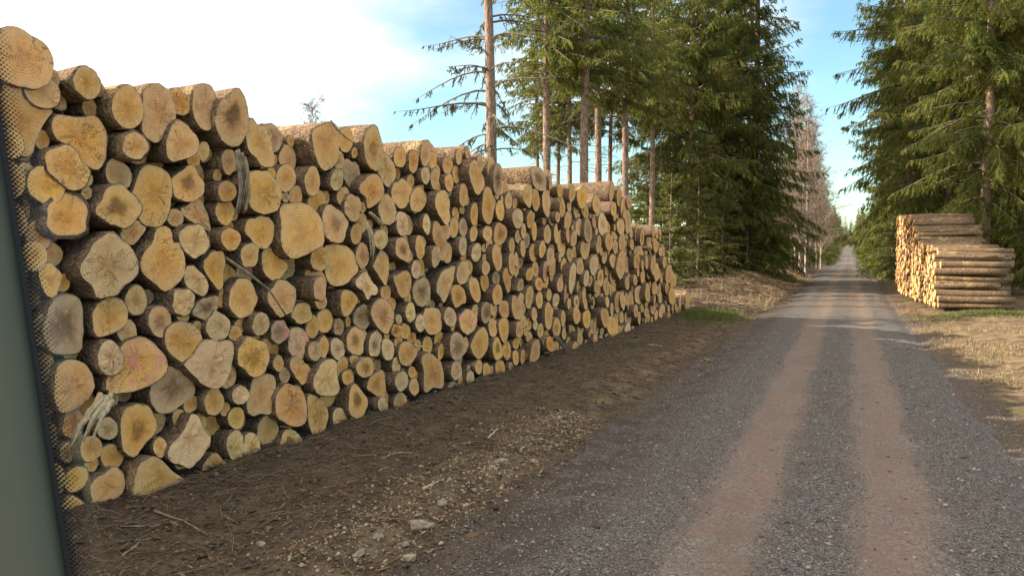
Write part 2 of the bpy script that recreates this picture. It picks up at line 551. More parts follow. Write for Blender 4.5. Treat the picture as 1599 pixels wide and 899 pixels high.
def ground_z(x, y):
    x, y = np.asarray(x, float), np.asarray(y, float)
    z = road_z(y)
    off = sstep(x, -2.5, -4.0) + sstep(x, 1.4, 2.8)
    near = np.exp(-((y - 12) / 40.0) ** 2)
    z = z + off * (0.045 * bump_a(x, y) + 0.026 * bump_b(x, y) * near)
    z = z - 0.055 * np.exp(-((x + 3.42 + 0.02 * np.sin(y)) / 0.13) ** 2) * sstep(y, 14, 9) + 0.035 * np.exp(-((x + 3.66) / 0.12) ** 2) * sstep(y, 14, 9)
    # shallow side ditch along the pile, higher ground towards the logs
    z = z - 0.10 * np.exp(-((x + 3.7) / 0.5) ** 2) * sstep(y, 2, 6)
    z = z + 0.10 * sstep(x, -4.6, -6.8)
    # bank with slash beyond the pile
    z = z + 0.55 * sstep(y, 38, 50) * sstep(x, -3.8, -6.5) * (1 + 0.35 * bump_a(x * .7, y * .7))
    z = z + 0.28 * sstep(x, 2.4, 5.5)
    z = z + off * 0.25 * bump_c(x, y) * sstep(np.abs(x), 8, 30)
    # sunk under the road so that the two sheets never touch
    z = z - 0.09 * sstep(x, ROAD_L - 0.15, ROAD_L + 0.75) * sstep(x, ROAD_R + 0.15, ROAD_R - 0.7)
    return z


def spaced(segs):
    out = []
    for a, b, n in segs:
        out.append(np.linspace(a, b, n, endpoint=False))
    return np.concatenate(out + [[segs[-1][1]]])


def sheet(name, xs, ys, zf, mat, xedge=None):
    X, Y = np.meshgrid(xs, ys)
    if xedge is not None:
        X = xedge(X, Y)
    Z = zf(X, Y)
    v = np.stack([X, Y, Z], -1).reshape(-1, 3)
    nx, ny = len(xs), len(ys)
    i = np.arange(ny - 1)[:, None] * nx
    j = np.arange(nx - 1)[None, :]
    q = np.stack([i + j, i + j + 1, i + nx + j + 1, i + nx + j], -1).reshape(-1, 4)
    return obj(name, np_mesh(name, v, [q], True), mat, kind='structure')


sheet('ground', spaced([(-1500, -200, 8), (-200, -40, 16), (-40, -12, 24), (-12, -7.5, 24), (-7.5, -2.8, 70), (-2.8, 1.8, 14), (1.8, 8, 60), (8, 40, 28), (40, 200, 16), (200, 1500, 8)]),
      spaced([(-60, 2, 12), (2, 16, 200), (16, 40, 170), (40, 80, 100), (80, 200, 60), (200, 700, 60), (700, 3000, 14)]), ground_z, M_GROUND)


def road_surf(x, y):
    c = (x + 0.5) / 2.6
    z = road_z(y) + 0.025 + 0.05 * (1 - c * c) - 0.075 * sstep(np.abs(c), 0.80, 1.0)
    for xc in (-1.03, 0.51):
        z = z - 0.022 * np.exp(-((x - xc) / 0.3) ** 2)
    return z + 0.006 * bump_b(x * 1.3, y * 1.3)


def road_edge(X, Y):
    t = (X - ROAD_L) / (ROAD_R - ROAD_L)
    l = ROAD_L + 0.16 * bump_a(Y * 0.9, Y * 0 + 3) + 0.05 * bump_b(Y, Y * 0)
    r = ROAD_R + 0.15 * bump_a(Y * 0.8, Y * 0 + 9) + 0.05 * bump_b(Y, Y * 0 + 5)
    return l + (r - l) * t


sheet('gravel_road', np.linspace(ROAD_L, ROAD_R, 80), spaced([(-60, 3, 10), (3, 20, 220), (20, 60, 160), (60, 200, 80), (200, 600, 60)]), road_surf, M_ROAD, road_edge)

# ------------------------------------------------------------------ log pile: where every log end lies in the pile face
TILES = {'A': (0, 30, 200), 'B': (0, 230, 200), 'C': (0, 430, 200), 'D': (60, 630, 200), 'E': (180, 110, 200), 'F': (180, 300, 200),
         'G': (180, 470, 200), 'H': (240, 600, 200), 'I': (350, 170, 200), 'J': (350, 350, 200), 'K': (350, 520, 200), 'L': (530, 190, 200),
         'M': (530, 350, 200), 'N': (530, 490, 200), 'O': (700, 220, 160), 'P': (700, 350, 160), 'Q': (700, 470, 160), 'R': (840, 250, 160),
         'S': (840, 400, 160), 'U': (960, 330, 140), 'V': (960, 430, 140)}
# tile; log ends as  cx cy rx ry  or an outline of x,y pairs; then wood tone (y t p o g), marks (d dark heart, r rings, k pink paint, b thick bark rim), reach
LOGS = '''
A|0,85 60,58 110,60 220,115 300,165 360,240 376,300 355,420 300,475 230,490 150,465 60,440 -30,400 -60,250|t|.15
A|590,325 650,350 700,410 716,490 690,545 640,570 570,540 520,480 505,410 530,355|t|.1
A|0,470 100,470 180,520 280,580 370,640 330,690 280,770 250,880 230,960 150,960 40,900 0,700|y|.05
A|380,470 440,530 480,600 460,650 400,640 340,580 290,545 310,490|t|-.1
A|350,700 400,670 500,690 580,700 660,670 710,710 750,780 760,870 750,990 710,1055 640,1045 560,980 470,870 400,860 360,800|y|.08
E|88 258 117 150|y|.12
B|165 20 70 75|t|0
B|180 175 65 75|p|.05
B|340,20 400,0 470,-30 560,60 610,140 620,210 590,290 530,315 450,270 370,200 315,140|y|.14
B|607 322 45 48|p|0
B|470 478 172 170|yb|.15
B|270 620 95 120|t|.05
B|230 380 65 100|g|-.1
B|740,290 790,260 850,270 910,300 970,370 985,450 960,530 890,560 800,550 730,510 680,460 680,410 720,380|td|.14
B|690,640 760,600 820,620 890,675 965,745 970,874 908,975 809,1029 769,1038 679,1054 638,980 589,917 566,840 611,728|p|.18
B|300,810 390,825 440,890 430,960 400,1025 340,1070 300,1000 260,880|y|.05
C|370,190 440,140 490,120 550,160 572,260 575,400 560,530 480,550 380,540 330,500 310,350|gd|.1
C|400,640 450,595 520,590 590,620 640,690 665,800 600,890 500,960 420,960 380,800|y|.08
C|775 580 90 125|p|.14
C|700,190 760,155 850,160 890,210 900,290 870,360 800,400 720,430 660,420 650,300 660,240|y|.1
G|160,245 230,270 300,330 350,400 355,470 320,530 230,590 120,630 0,645 -60,620 -40,500 60,300|yk|.1
G|85 215 72 90|t|.04
F|148 760 78 115|t|0
G|315 142 83 110|tr|.08
G|480 282 123 145|y|.14
G|600,280 650,270 720,300 780,270 825,300 832,370 800,450 785,560 740,610 680,605 620,580 570,530 500,460 480,435 560,390|p|.15
G|380,450 450,490 540,550 560,590 555,650 500,690 450,740 380,770 310,785 260,750 240,680 250,590 320,520|gd|.06
G|695 705 70 97|y|.1
G|722 178 83 105|p|.05
G|845 228 45 60|y|0
G|880 170 45 50|y|-.05
H|410 285 55 72|y|-.15
H|610 75 62 70|p|.1
H|580 235 58 82|y|.05
H|575 428 60 105|p|.1
H|690 438 57 100|p|.05
H|800 320 75 108|t|.02
H|195 250 60 80|t|0
H|270,190 320,230 345,320 395,380 380,450 310,510 270,570 220,590 150,550 110,490 120,410 200,360 240,280|p|.12
H|45 440 52 70|y|.1
H|430,470 500,540 530,600 500,660 430,685 350,660 340,580 380,520|o|.05
H|610,520 650,560 660,640 600,660 540,650 535,590|y|0
H|740,480 800,530 795,590 720,610 660,640 655,580|t|0
H|-30,500 60,535 130,600 200,640 255,665 180,700 100,740 50,810 -60,815 -155,815 -165,720 -110,560|t|.18
D|560,445 600,500 605,590 560,670 500,700 420,730 375,690 365,600 400,520 470,470|y|.08
D|370 315 78 92|y|.12
D|515 370 95 95|y|.02
D|485 175 78 82|p|.05
D|600,40 680,0 740,10 800,60 825,160 800,230 740,290 690,375 620,360 600,300 590,200 580,120|yd|.1
D|245 140 55 110|o|0
D|200 340 40 75|g|0
D|190,660 260,640 320,690 365,740 350,820 300,870 200,860 140,760|y|.05
E|200,130 280,92 340,110 390,170 410,250 432,310 410,370 350,410 330,470 300,505 230,480 185,420 200,320 190,200|t|.05
E|140 530 98 105|tb|.12
E|430,345 490,370 560,450 600,510 590,570 520,610 460,630 410,645 360,590 350,520 370,450 390,390|t|.15
E|620 570 35 70|t|0
E|570,110 650,92 690,130 705,210 690,300 695,370 640,430 590,390 555,310 550,240|t|.06
E|848,115 890,190 930,300 935,400 900,500 850,540 780,510 730,420 710,330 730,240 780,190|td|.12
E|190,670 300,675 365,715 395,790 395,900 385,990 340,1090 250,1100 180,1060 120,920 130,800|y|.04
E|510,670 560,680 600,760 620,830 590,890 520,930 430,890 400,830 420,750|yd|.02
E|798 640 55 88|t|-.04
E|785 850 62 80|y|.06
F|20,280 120,200 180,195 230,250 170,330 120,380 60,350|t|0
F|440,130 520,80 600,40 640,120 690,290 620,250 520,200|t|-.04
F|555 340 100 115|p|.12
F|280,290 330,240 380,250 405,310 390,370 440,340 490,480 480,580 430,640 350,700 300,650 210,580 180,520 200,430 280,350|y|.1
F|812 330 75 78|y|.12
F|770 140 70 90|y|-.04
F|490,530 540,510 600,560 660,640 650,700 600,730 540,690 480,640|p|.05
F|480 770 75 98|p|.16
F|610,500 680,420 750,390 760,500 755,650 720,690 670,620|y|.06
F|560,770 640,740 720,720 740,790 700,860 640,900 560,880 530,840|gd|.02
F|740,680 770,670 785,740 770,800 735,820 730,740|y|0
F|770,480 850,560 840,620 770,660 760,560|t|-.1
I|205,60 250,130 290,115 310,200 340,300 345,370 290,410 250,390 200,310 155,230 170,130|t|.12
I|600,165 680,120 740,85 780,110 835,190 810,300 800,370 750,420 700,430 650,390 625,290|y|.05
I|620 510 50 110|t|.06
I|190,440 290,430 360,490 400,580 385,660 330,730 260,745 210,690 170,640 160,520|y|.14
I|792 498 52 78|p|.12
I|650 650 60 85|y|.02
I|840 620 50 75|y|0
L|95 605 62 100|y|.08
L|40,260 130,300 155,400 90,470 60,440 20,380 10,300|g|-.1
I|400,690 500,665 580,670 640,720 675,780 685,900 680,960 600,1000 540,1030 480,1060 430,1000 410,900 425,800|y|.22
I|700,700 745,670 800,700 860,760 885,810 850,860 840,930 800,940 720,920 690,850 685,760|trd|.12
I|160,790 200,765 300,750 350,810 355,870 330,930 300,990 240,980 190,920 150,860|y|.06
J|180 218 65 88|t|.12
J|270,190 330,160 380,190 410,250 450,280 440,320 410,350 370,395 320,395 280,350 265,280|y|.06
J|370,400 430,395 490,440 505,520 490,600 450,645 380,640 330,580 305,510 320,450|t|.14
J|668 240 62 92|y|.1
J|720,160 800,145 870,160 900,220 930,330 880,380 840,420 780,440 740,400 730,300|y|.02
J|672 455 45 90|t|.3
J|680 545 40 50|y|-.05
J|470,600 540,540 600,560 630,610 620,670 560,705 500,690 460,650|t|.12
J|620 720 45 85|y|0
J|390 755 58 85|gk|.06
J|460,730 540,720 590,780 600,840 560,900 550,960 500,950 450,890 450,810|pk|.05
J|258 700 63 80|p|.12
J|30,470 90,390 170,380 220,450 235,540 200,640 140,640 90,665 40,590|t|.1
J|110 710 50 60|y|0
J|70 770 45 60|y|.03
K|208 165 103 142|yr|.18
K|382 212 43 58|y|.05
K|797 110 52 78|p|.02
K|637 125 50 75|p|.04
K|470,170 510,155 560,200 610,230 615,290 590,350 550,365 510,320 470,270 450,220|yk|.05
J|790,490 830,460 900,470 960,500 980,530 940,570 900,620 840,650 800,640 780,570|y|.06
J|805 720 38 60|g|-.05
J|870 685 22 38|o|0
K|240,290 340,290 365,340 350,440 335,560 290,570 250,560 210,585 160,540 160,460 190,400 200,330|t|.06
K|440,355 500,370 560,420 580,500 575,600 540,640 500,665 430,620 365,590 365,480 390,400|o|.14
K|590,430 640,440 700,480 735,560 720,650 690,710 620,720 600,650 585,540|y|.12
K|700,200 760,175 800,210 790,280 810,380 790,430 720,440 650,430 620,350 650,270|p|.12
K|830 240 45 75|y|-.02
K|870 310 42 60|y|.02
K|810 600 55 78|p|.06
K|870 640 40 50|g|0
K|420,680 490,670 550,720 570,780 500,840 430,890 360,900 340,870 380,800|td|.06
L|200,60 235,30 270,70 285,170 275,320 240,340 205,280 195,180|t|.08
L|290,210 350,240 390,310 398,380 370,440 330,455 290,410 270,340|p|.02
L|140,450 200,380 260,365 300,440 315,520 270,570 210,615 195,560 200,530 150,500|y|.1
L|290,560 330,490 380,560 400,640 385,700 340,730 300,700 275,620|t|.05
L|370,450 430,400 490,430 515,490 495,570 440,615 400,590 365,520|y|.08
L|552 548 57 92|y|.05
L|520 278 23 85|y|.06
L|608 218 28 95|t|.1
L|605 378 33 65|p|.12
L|670 402 30 70|t|.05
L|770 428 30 65|t|.06
L|820 370 30 70|t|0
L|838 250 27 55|t|.05
L|690,490 760,490 780,560 770,620 785,680 760,730 720,690 680,620 665,550|t|.14
L|872 515 25 82|t|.1
L|442 715 45 88|p|.08
L|613 720 28 75|p|.06
L|650,700 690,710 710,760 740,800 765,890 750,960 720,980 690,870 650,820|t|.05
L|806 740 28 75|y|.04
L|120 785 42 78|y|.06
L|290 825 55 75|p|.08
M|400,110 450,85 490,130 505,220 490,270 430,250 385,200|td|.12
M|565 165 38 88|y|.05
M|250,260 290,190 350,200 352,300 335,400 315,435 280,370 240,310|t|.03
M|100,390 170,330 220,360 240,410 290,440 270,490 220,495 195,535 160,470 110,450|p|.12
M|375,370 420,345 470,320 500,370 500,440 490,500 450,525 415,480 400,430|y|.12
M|538 318 36 65|p|.04
M|578 475 60 105|gd|.06
M|650,160 700,150 725,200 700,280 665,315 645,250|p|.08
M|867 155 33 68|p|.1
M|700,340 800,290 820,320 790,440 760,530 730,550 710,500 680,470 680,400|t|.05
M|868 340 40 85|p|.08
M|800,430 850,425 890,490 895,560 860,550 830,595 795,550 780,490|y|.06
M|270,520 330,530 370,590 380,660 360,720 330,780 290,740 240,680 225,600|tkr|.12
M|165 650 65 85|g|.02
M|500 618 38 68|p|.16
M|418 668 23 38|p|.06
M|590,600 660,580 715,620 715,700 700,770 640,775 600,740|y|.06
M|568 695 35 62|p|.04
M|778 650 40 70|p|.08
M|850,640 900,590 960,620 960,700 920,770 850,760|tk|.1
M|400 745 35 50|or|.08
M|460 750 35 52|y|.03
M|115 820 58 105|td|.1
N|210,170 250,110 300,140 300,220 280,280 240,310 200,260|pd|.06
N|340 248 45 80|p|.1
N|430,210 480,190 545,250 530,310 480,370 440,350 420,280|y|.1
N|415 195 30 45|y|0
N|505 160 35 45|o|-.1
N|700 180 35 60|y|-.05
N|540,320 600,270 660,290 700,320 740,340 765,480 740,520 670,510 630,530 590,555 570,520 580,400|o|.14
N|712 265 28 58|y|.04
N|780,170 820,120 870,160 900,240 860,300 810,330 780,280|gd|.1
N|822 395 38 68|p|.1
N|868 475 32 52|y|.05
N|105 322 40 38|y|.04
N|182 375 65 75|tr|.12
N|190,470 240,420 310,390 330,430 338,570 290,590 230,550 180,530|y|.1
N|110,480 170,560 205,600 195,670 140,745 65,700 65,590 80,510|yd|.14
N|305 637 40 57|p|.12
N|240 700 78 45|t|0
N|0,660 50,720 80,790 0,810 -50,760 -40,690|y|.05
N|400 360 33 58|p|.1
N|437 472 48 75|p|.22
N|510 410 27 45|o|.04
N|525 512 38 60|y|.08
N|430 615 58 62|t|.05
N|620,590 670,525 730,560 740,600 640,620|g|0
N|800 520 40 52|g|0
N|878 545 20 28|y|.05
O|172 103 22 60|t|.1
O|200,180 240,170 260,250 300,300 320,380 290,450 265,478 230,420 200,340 180,260|t|.22
O|280 200 18 90|t|.05
O|375 235 30 90|t|.06
O|435 335 42 135|gd|.14
O|310,420 340,400 385,430 390,520 410,580 390,700 355,745 310,680 290,620 300,500|y|.14
O|228 640 33 105|y|.08
O|455 610 38 95|y|.06
O|530 530 36 80|t|.04
O|710,370 730,430 725,560 705,590 670,530 660,470 690,400|t|.18
O|770 520 33 98|y|.08
O|740,240 800,220 840,290 855,370 830,450 770,420 740,350|gd|.1
O|862 540 25 118|t|.08
O|610 680 45 90|p|.22
O|720 690 38 78|y|.05
O|755 790 25 85|y|.06
O|222 815 38 70|t|.06
O|290,760 370,740 400,790 390,860 340,890 295,850|t|.06
O|410,730 450,715 500,760 520,820 500,880 440,930 400,850|od|.08
O|660 790 22 70|p|.08
O|615 840 28 60|t|.06
O|870 820 30 80|t|.06
O|890 340 18 80|t|.05
P|247 248 43 83|p|.1
P|315 210 28 40|t|0
P|360 180 35 55|t|.02
P|390,190 430,180 465,230 472,380 440,420 410,380 385,290|t|.12
P|558 190 28 72|t|.05
P|655 215 22 80|t|.08
P|558 340 22 100|t|.08
P|598 310 20 65|t|.04
P|330 385 36 65|t|.12
P|190,470 260,470 285,560 285,650 250,700 210,650 180,580|t|.06
P|320 510 40 80|y|-.03
P|480,400 520,380 550,440 555,560 535,625 500,540 470,460|o|.08
P|432 620 45 88|y|.1
P|825 220 27 80|t|.12
P|750 250 38 80|t|.05
P|860 415 35 90|t|.12
P|797 525 31 62|or|.12
P|590,520 650,465 680,510 670,580 590,590|g|.08
P|715 440 40 60|y|.05
P|712 640 38 105|t|.08
P|800 665 32 80|t|.1
P|640 650 28 55|t|.02
P|560,640 590,620 650,720 655,790 610,850 570,800 555,720|t|.12
P|490 745 52 80|o|.08
P|335 775 42 90|gd|.04
P|397 745 28 65|t|.08
P|885 620 22 55|t|.05
Q|880 130 33 130|y|.12
Q|200,360 300,210 340,280 345,400 300,490 260,510 220,450|y|.12
Q|268 578 35 65|t|.08
Q|337 615 30 80|y|.05
Q|195 675 33 65|p|.1
Q|385,400 430,290 470,390 485,480 420,525 395,480|yd|.12
Q|430,180 490,140 530,170 540,280 520,350 490,370 440,280|y|.06
Q|515 435 40 80|o|.03
Q|392 230 35 90|t|.04
Q|455 595 40 85|y|.08
Q|625 250 33 75|t|.22
Q|660 180 30 60|t|.08
Q|592 375 30 50|y|.08
Q|660 365 32 62|o|-.08
Q|710 315 25 55|t|.04
Q|593 495 30 68|y|.08
Q|655 488 30 65|o|.06
Q|730,450 740,360 780,325 800,400 805,490 760,540 725,520|y|.12
Q|755 115 28 60|t|.08
Q|765 210 20 45|p|.08
Q|810 260 28 65|t|.06
Q|855 355 23 50|p|.08
Q|780 585 35 65|y|.06
Q|843 550 33 65|y|.05
Q|520,570 545,525 580,570 600,640 540,650|g|.02
Q|610 600 30 40|t|0
Q|395 705 50 35|t|0
Q|60 770 45 70|g|0
Q|870 430 35 55|o|.02
Q|710 200 25 60|y|.02
Q|735 570 25 40|t|0
'''
# the far part of the pile: cx cy rx ry and tone, tile by tile
LOGS_FAR = {
 'R': '75 380 28 115 t,110 200 20 60 t,300 290 27 75 t,390 325 58 105 y,400 430 25 60 y,515 388 38 80 t,648 275 25 88 t,715 320 30 85 t,750 420 25 85 t,215 420 28 85 t,275 400 20 60 t,345 450 32 75 p,120 520 22 60 t,175 500 20 50 t,260 540 18 90 t,365 590 45 80 t,440 620 35 100 g,570 570 40 100 p,665 430 35 60 y,160 640 18 90 t,205 730 40 120 t,315 690 28 70 t,265 660 18 70 t,415 780 65 85 t,90 650 22 90 t,40 780 28 90 t,110 850 28 90 t,535 740 30 80 t,625 720 28 80 y,720 540 45 70 t,690 640 22 60 t,740 730 28 100 t,680 760 18 70 t,825 740 16 50 t,870 650 18 95 t,885 850 45 100 y,490 850 30 80 p,585 850 20 60 t,655 850 32 65 t,740 850 35 60 y,790 540 30 100 t,800 370 25 60 t,320 810 30 60 t',
 'S': '70 130 33 90 y,115 130 18 50 t,230 90 28 75 y,303 185 32 130 p,370 90 32 70 t,425 195 32 75 p,490 80 38 90 p,195 250 25 70 t,250 330 28 90 t,20 240 25 65 o,20 385 28 80 t,100 345 22 55 t,158 385 28 65 p,110 520 45 120 y,165 625 38 80 y,222 545 20 80 y,410 380 17 95 t,340 520 38 80 t,428 550 32 85 y,590 535 32 90 y,515 620 30 90 t,375 630 30 60 t,655 615 35 90 y,550 190 30 80 t,600 270 25 80 t,605 120 18 60 t,655 180 28 70 t,650 300 18 70 t,660 40 28 60 t,725 100 30 100 t,775 70 28 75 t,870 50 30 70 y,850 180 25 70 t,885 340 30 85 p,705 400 32 90 t,745 390 22 80 t,810 400 30 90 t,790 540 30 75 t,735 540 28 60 t,610 400 17 50 t,515 270 25 55 t,360 270 25 60 t,340 400 25 60 t,275 420 18 60 t,25 655 25 65 t,68 748 23 50 y,300 660 40 55 t,230 680 20 50 t,270 760 22 55 t,335 820 32 70 y,430 785 25 55 t,465 680 22 45 y,370 720 25 60 t,505 740 20 60 t,555 740 28 50 t,610 740 25 60 t,665 745 25 50 t,560 660 18 40 t,715 660 20 60 y,745 660 18 60 t,790 645 25 60 p,835 660 18 50 t,870 620 20 55 t,110 770 30 70 o,160 800 25 55 t,85 830 30 40 t,215 840 30 60 t,130 880 25 30 y,890 540 20 60 t,860 480 15 55 t',
 'U': '95 30 25 40 t,60 150 40 90 t,80 310 35 90 t,225 240 20 95 t,275 260 22 85 t,340 290 30 70 t,55 540 35 100 t,120 540 28 80 t,390 200 20 60 t,455 210 15 35 t,410 340 30 70 t,485 400 40 70 y,500 510 20 60 t,320 510 20 70 t,385 540 25 100 t,420 610 22 90 t,340 620 35 60 t,280 540 15 60 t,235 610 15 45 t,280 650 25 70 y,205 690 30 60 t,545 630 40 90 t,600 690 18 60 t,575 850 45 90 y,125 720 25 70 t,80 700 20 50 t,240 830 40 90 p,330 820 35 90 t,400 770 18 70 t,525 770 20 60 t,455 860 25 60 p',
 'V': '735 250 40 100 t,655 270 18 60 t,730 335 15 45 t,635 360 22 50 t,590 420 15 60 t,540 330 20 40 t,545 440 35 70 y,475 370 25 80 t,510 400 15 60 t,160 280 28 60 t,120 240 20 70 t,90 250 20 60 t,40 270 30 90 t,275 330 25 40 t,215 360 15 60 t,150 420 25 80 t,255 430 28 70 y,75 430 22 60 t,20 500 20 80 t,130 560 30 60 p,85 570 15 60 t,185 570 15 50 t,215 520 20 60 t,270 530 20 45 t,330 450 30 80 y,375 460 15 50 t,420 450 20 50 t,455 480 20 40 t,50 590 15 50 t,5 640 18 50 t,380 330 25 60 t,320 370 25 50 t,400 250 15 50 t'}

# pile face: a vertical plane running nearly parallel to the road
BETA = math.radians(1.9)
FACE_T = np.array([math.sin(BETA), math.cos(BETA), 0])      # along the pile, away from the camera
FACE_N = np.array([math.cos(BETA), -math.sin(BETA), 0])     # out of the face, to the road
FACE_O = np.array([-7.38, 8.0, 0])


def face_point(px, py, reach):
    d = ray(px, py)
    o = FACE_O + FACE_N * reach
    k = np.dot(o - CAMP, FACE_N) / np.dot(d, FACE_N)
    p = CAMP + d * k - FACE_O
    return float(np.dot(p, FACE_T)), float(p[2])


logs = []   # dict(s, z outline relative, reach, tone, marks)


def add_log(pts_px, tone, marks, reach):
    sz = np.array([face_point(a, b, reach) for a, b in pts_px])
    c = (sz.min(0) + sz.max(0)) / 2
    rel = sz - c
    w, h = np.ptp(rel[:, 0]), np.ptp(rel[:, 1])
    if w / h > 1.3:
        rel[:, 0] *= 1.3 * h / w
    if w / h < 0.72:
        rel[:, 0] *= 0.72 * h / w
    pc = np.mean(pts_px, 0)
    logs.append(dict(c=c, rel=rel, tone=tone, marks=marks, reach=reach, px=pc, area=float(np.ptp([p[0] for p in pts_px]) * np.ptp([p[1] for p in pts_px]))))


for line in LOGS.strip().splitlines():
    tile, geo, tm, reach = line.split('|')
    ox, oy, size = TILES[tile]
    k = size / 899.0
    if ',' in geo:
        pts = [tuple(float(v) for v in q.split(',')) for q in geo.split()]
        pts = [(ox + a * k, oy + b * k) for a, b in pts]
    else:
        cx, cyy, rx, ry = (float(v) for v in geo.split())
        an = np.arange(14) * 2 * math.pi / 14
        ph = rng.uniform(0, 6.28, 2)
        rr = 1 + 0.05 * np.sin(2 * an + ph[0]) + 0.04 * np.sin(3 * an + ph[1])
        pts = [(ox + (cx + rx * r_ * math.cos(a)) * k, oy + (cyy + ry * r_ * math.sin(a)) * k) for a, r_ in zip(an, rr)]
    add_log(pts, tm[0], tm[1:], float(reach) + rng.uniform(-0.03, 0.05))
for tile, txt in LOGS_FAR.items():
    ox, oy, size = TILES[tile]
    k = size / 899.0
    for it in txt.split(','):
        f = it.split()
        cx, cyy, rx, ry = (float(v) for v in f[:4])
        an = np.arange(14) * 2 * math.pi / 14
        ph = rng.uniform(0, 6.28, 2)
        rr = 1 + 0.07 * np.sin(2 * an + ph[0]) + 0.05 * np.sin(3 * an + ph[1])
        pts = [(ox + (cx + rx * r_ * math.cos(a)) * k, oy + (cyy + ry * r_ * math.sin(a)) * k) for a, r_ in zip(an, rr)]
        add_log(pts, f[4], 'd' if rng.random() < 0.06 else '', rng.uniform(-0.08, 0.22))
# drop double readings from overlapping tiles
keep = []
for L_ in logs:
    ok = True
    for K_ in keep:
        if np.hypot(*(L_['px'] - K_['px'])) < 0.32 * math.sqrt(min(L_['area'], K_['area'])):
            ok = False
            break
    if ok:
        keep.append(L_)
logs = keep

TONES = {'y': (0.79, 0.43, 0.125), 't': (0.75, 0.44, 0.180), 'p': (0.78, 0.535, 0.28), 'o': (0.74, 0.335, 0.090), 'g': (0.43, 0.28, 0.165)}


def smooth_outline(rel, n=26):
    p = np.asarray(rel)
    for _ in range(1 if len(p) < 13 else 2):
        q = np.roll(p, -1, 0)
        p = np.stack([p * 0.75 + q * 0.25, p * 0.25 + q * 0.75], 1).reshape(-1, 2)
    d = np.linalg.norm(np.roll(p, -1, 0) - p, axis=1)
    cum = np.concatenate([[0], np.cumsum(d)])
    u = np.arange(n) / n * cum[-1]
    pc = np.concatenate([p, p[:1]])
    o = np.stack([np.interp(u, cum, pc[:, 0]), np.interp(u, cum, pc[:, 1])], 1)
    # the area is shrunk a little by the smoothing
    o *= 1.06
    an = np.arctan2(o[:, 1], o[:, 0])
    ph = rng.uniform(0, 6.28, 4)
    lob = 0.028 * np.sin(4 * an + ph[0]) + 0.022 * np.sin(5 * an + ph[1]) + 0.016 * np.sin(7 * an + ph[2]) + 0.012 * np.sin(9 * an + ph[3])
    o = o * (1 + lob * rng.choice([0.35, 0.8, 1.5]))[:, None]
    a2 = np.sum(o[:, 0] * np.roll(o[:, 1], -1) - np.roll(o[:, 0], -1) * o[:, 1])
    if a2 < 0:
        o = o[::-1].copy()
    return o


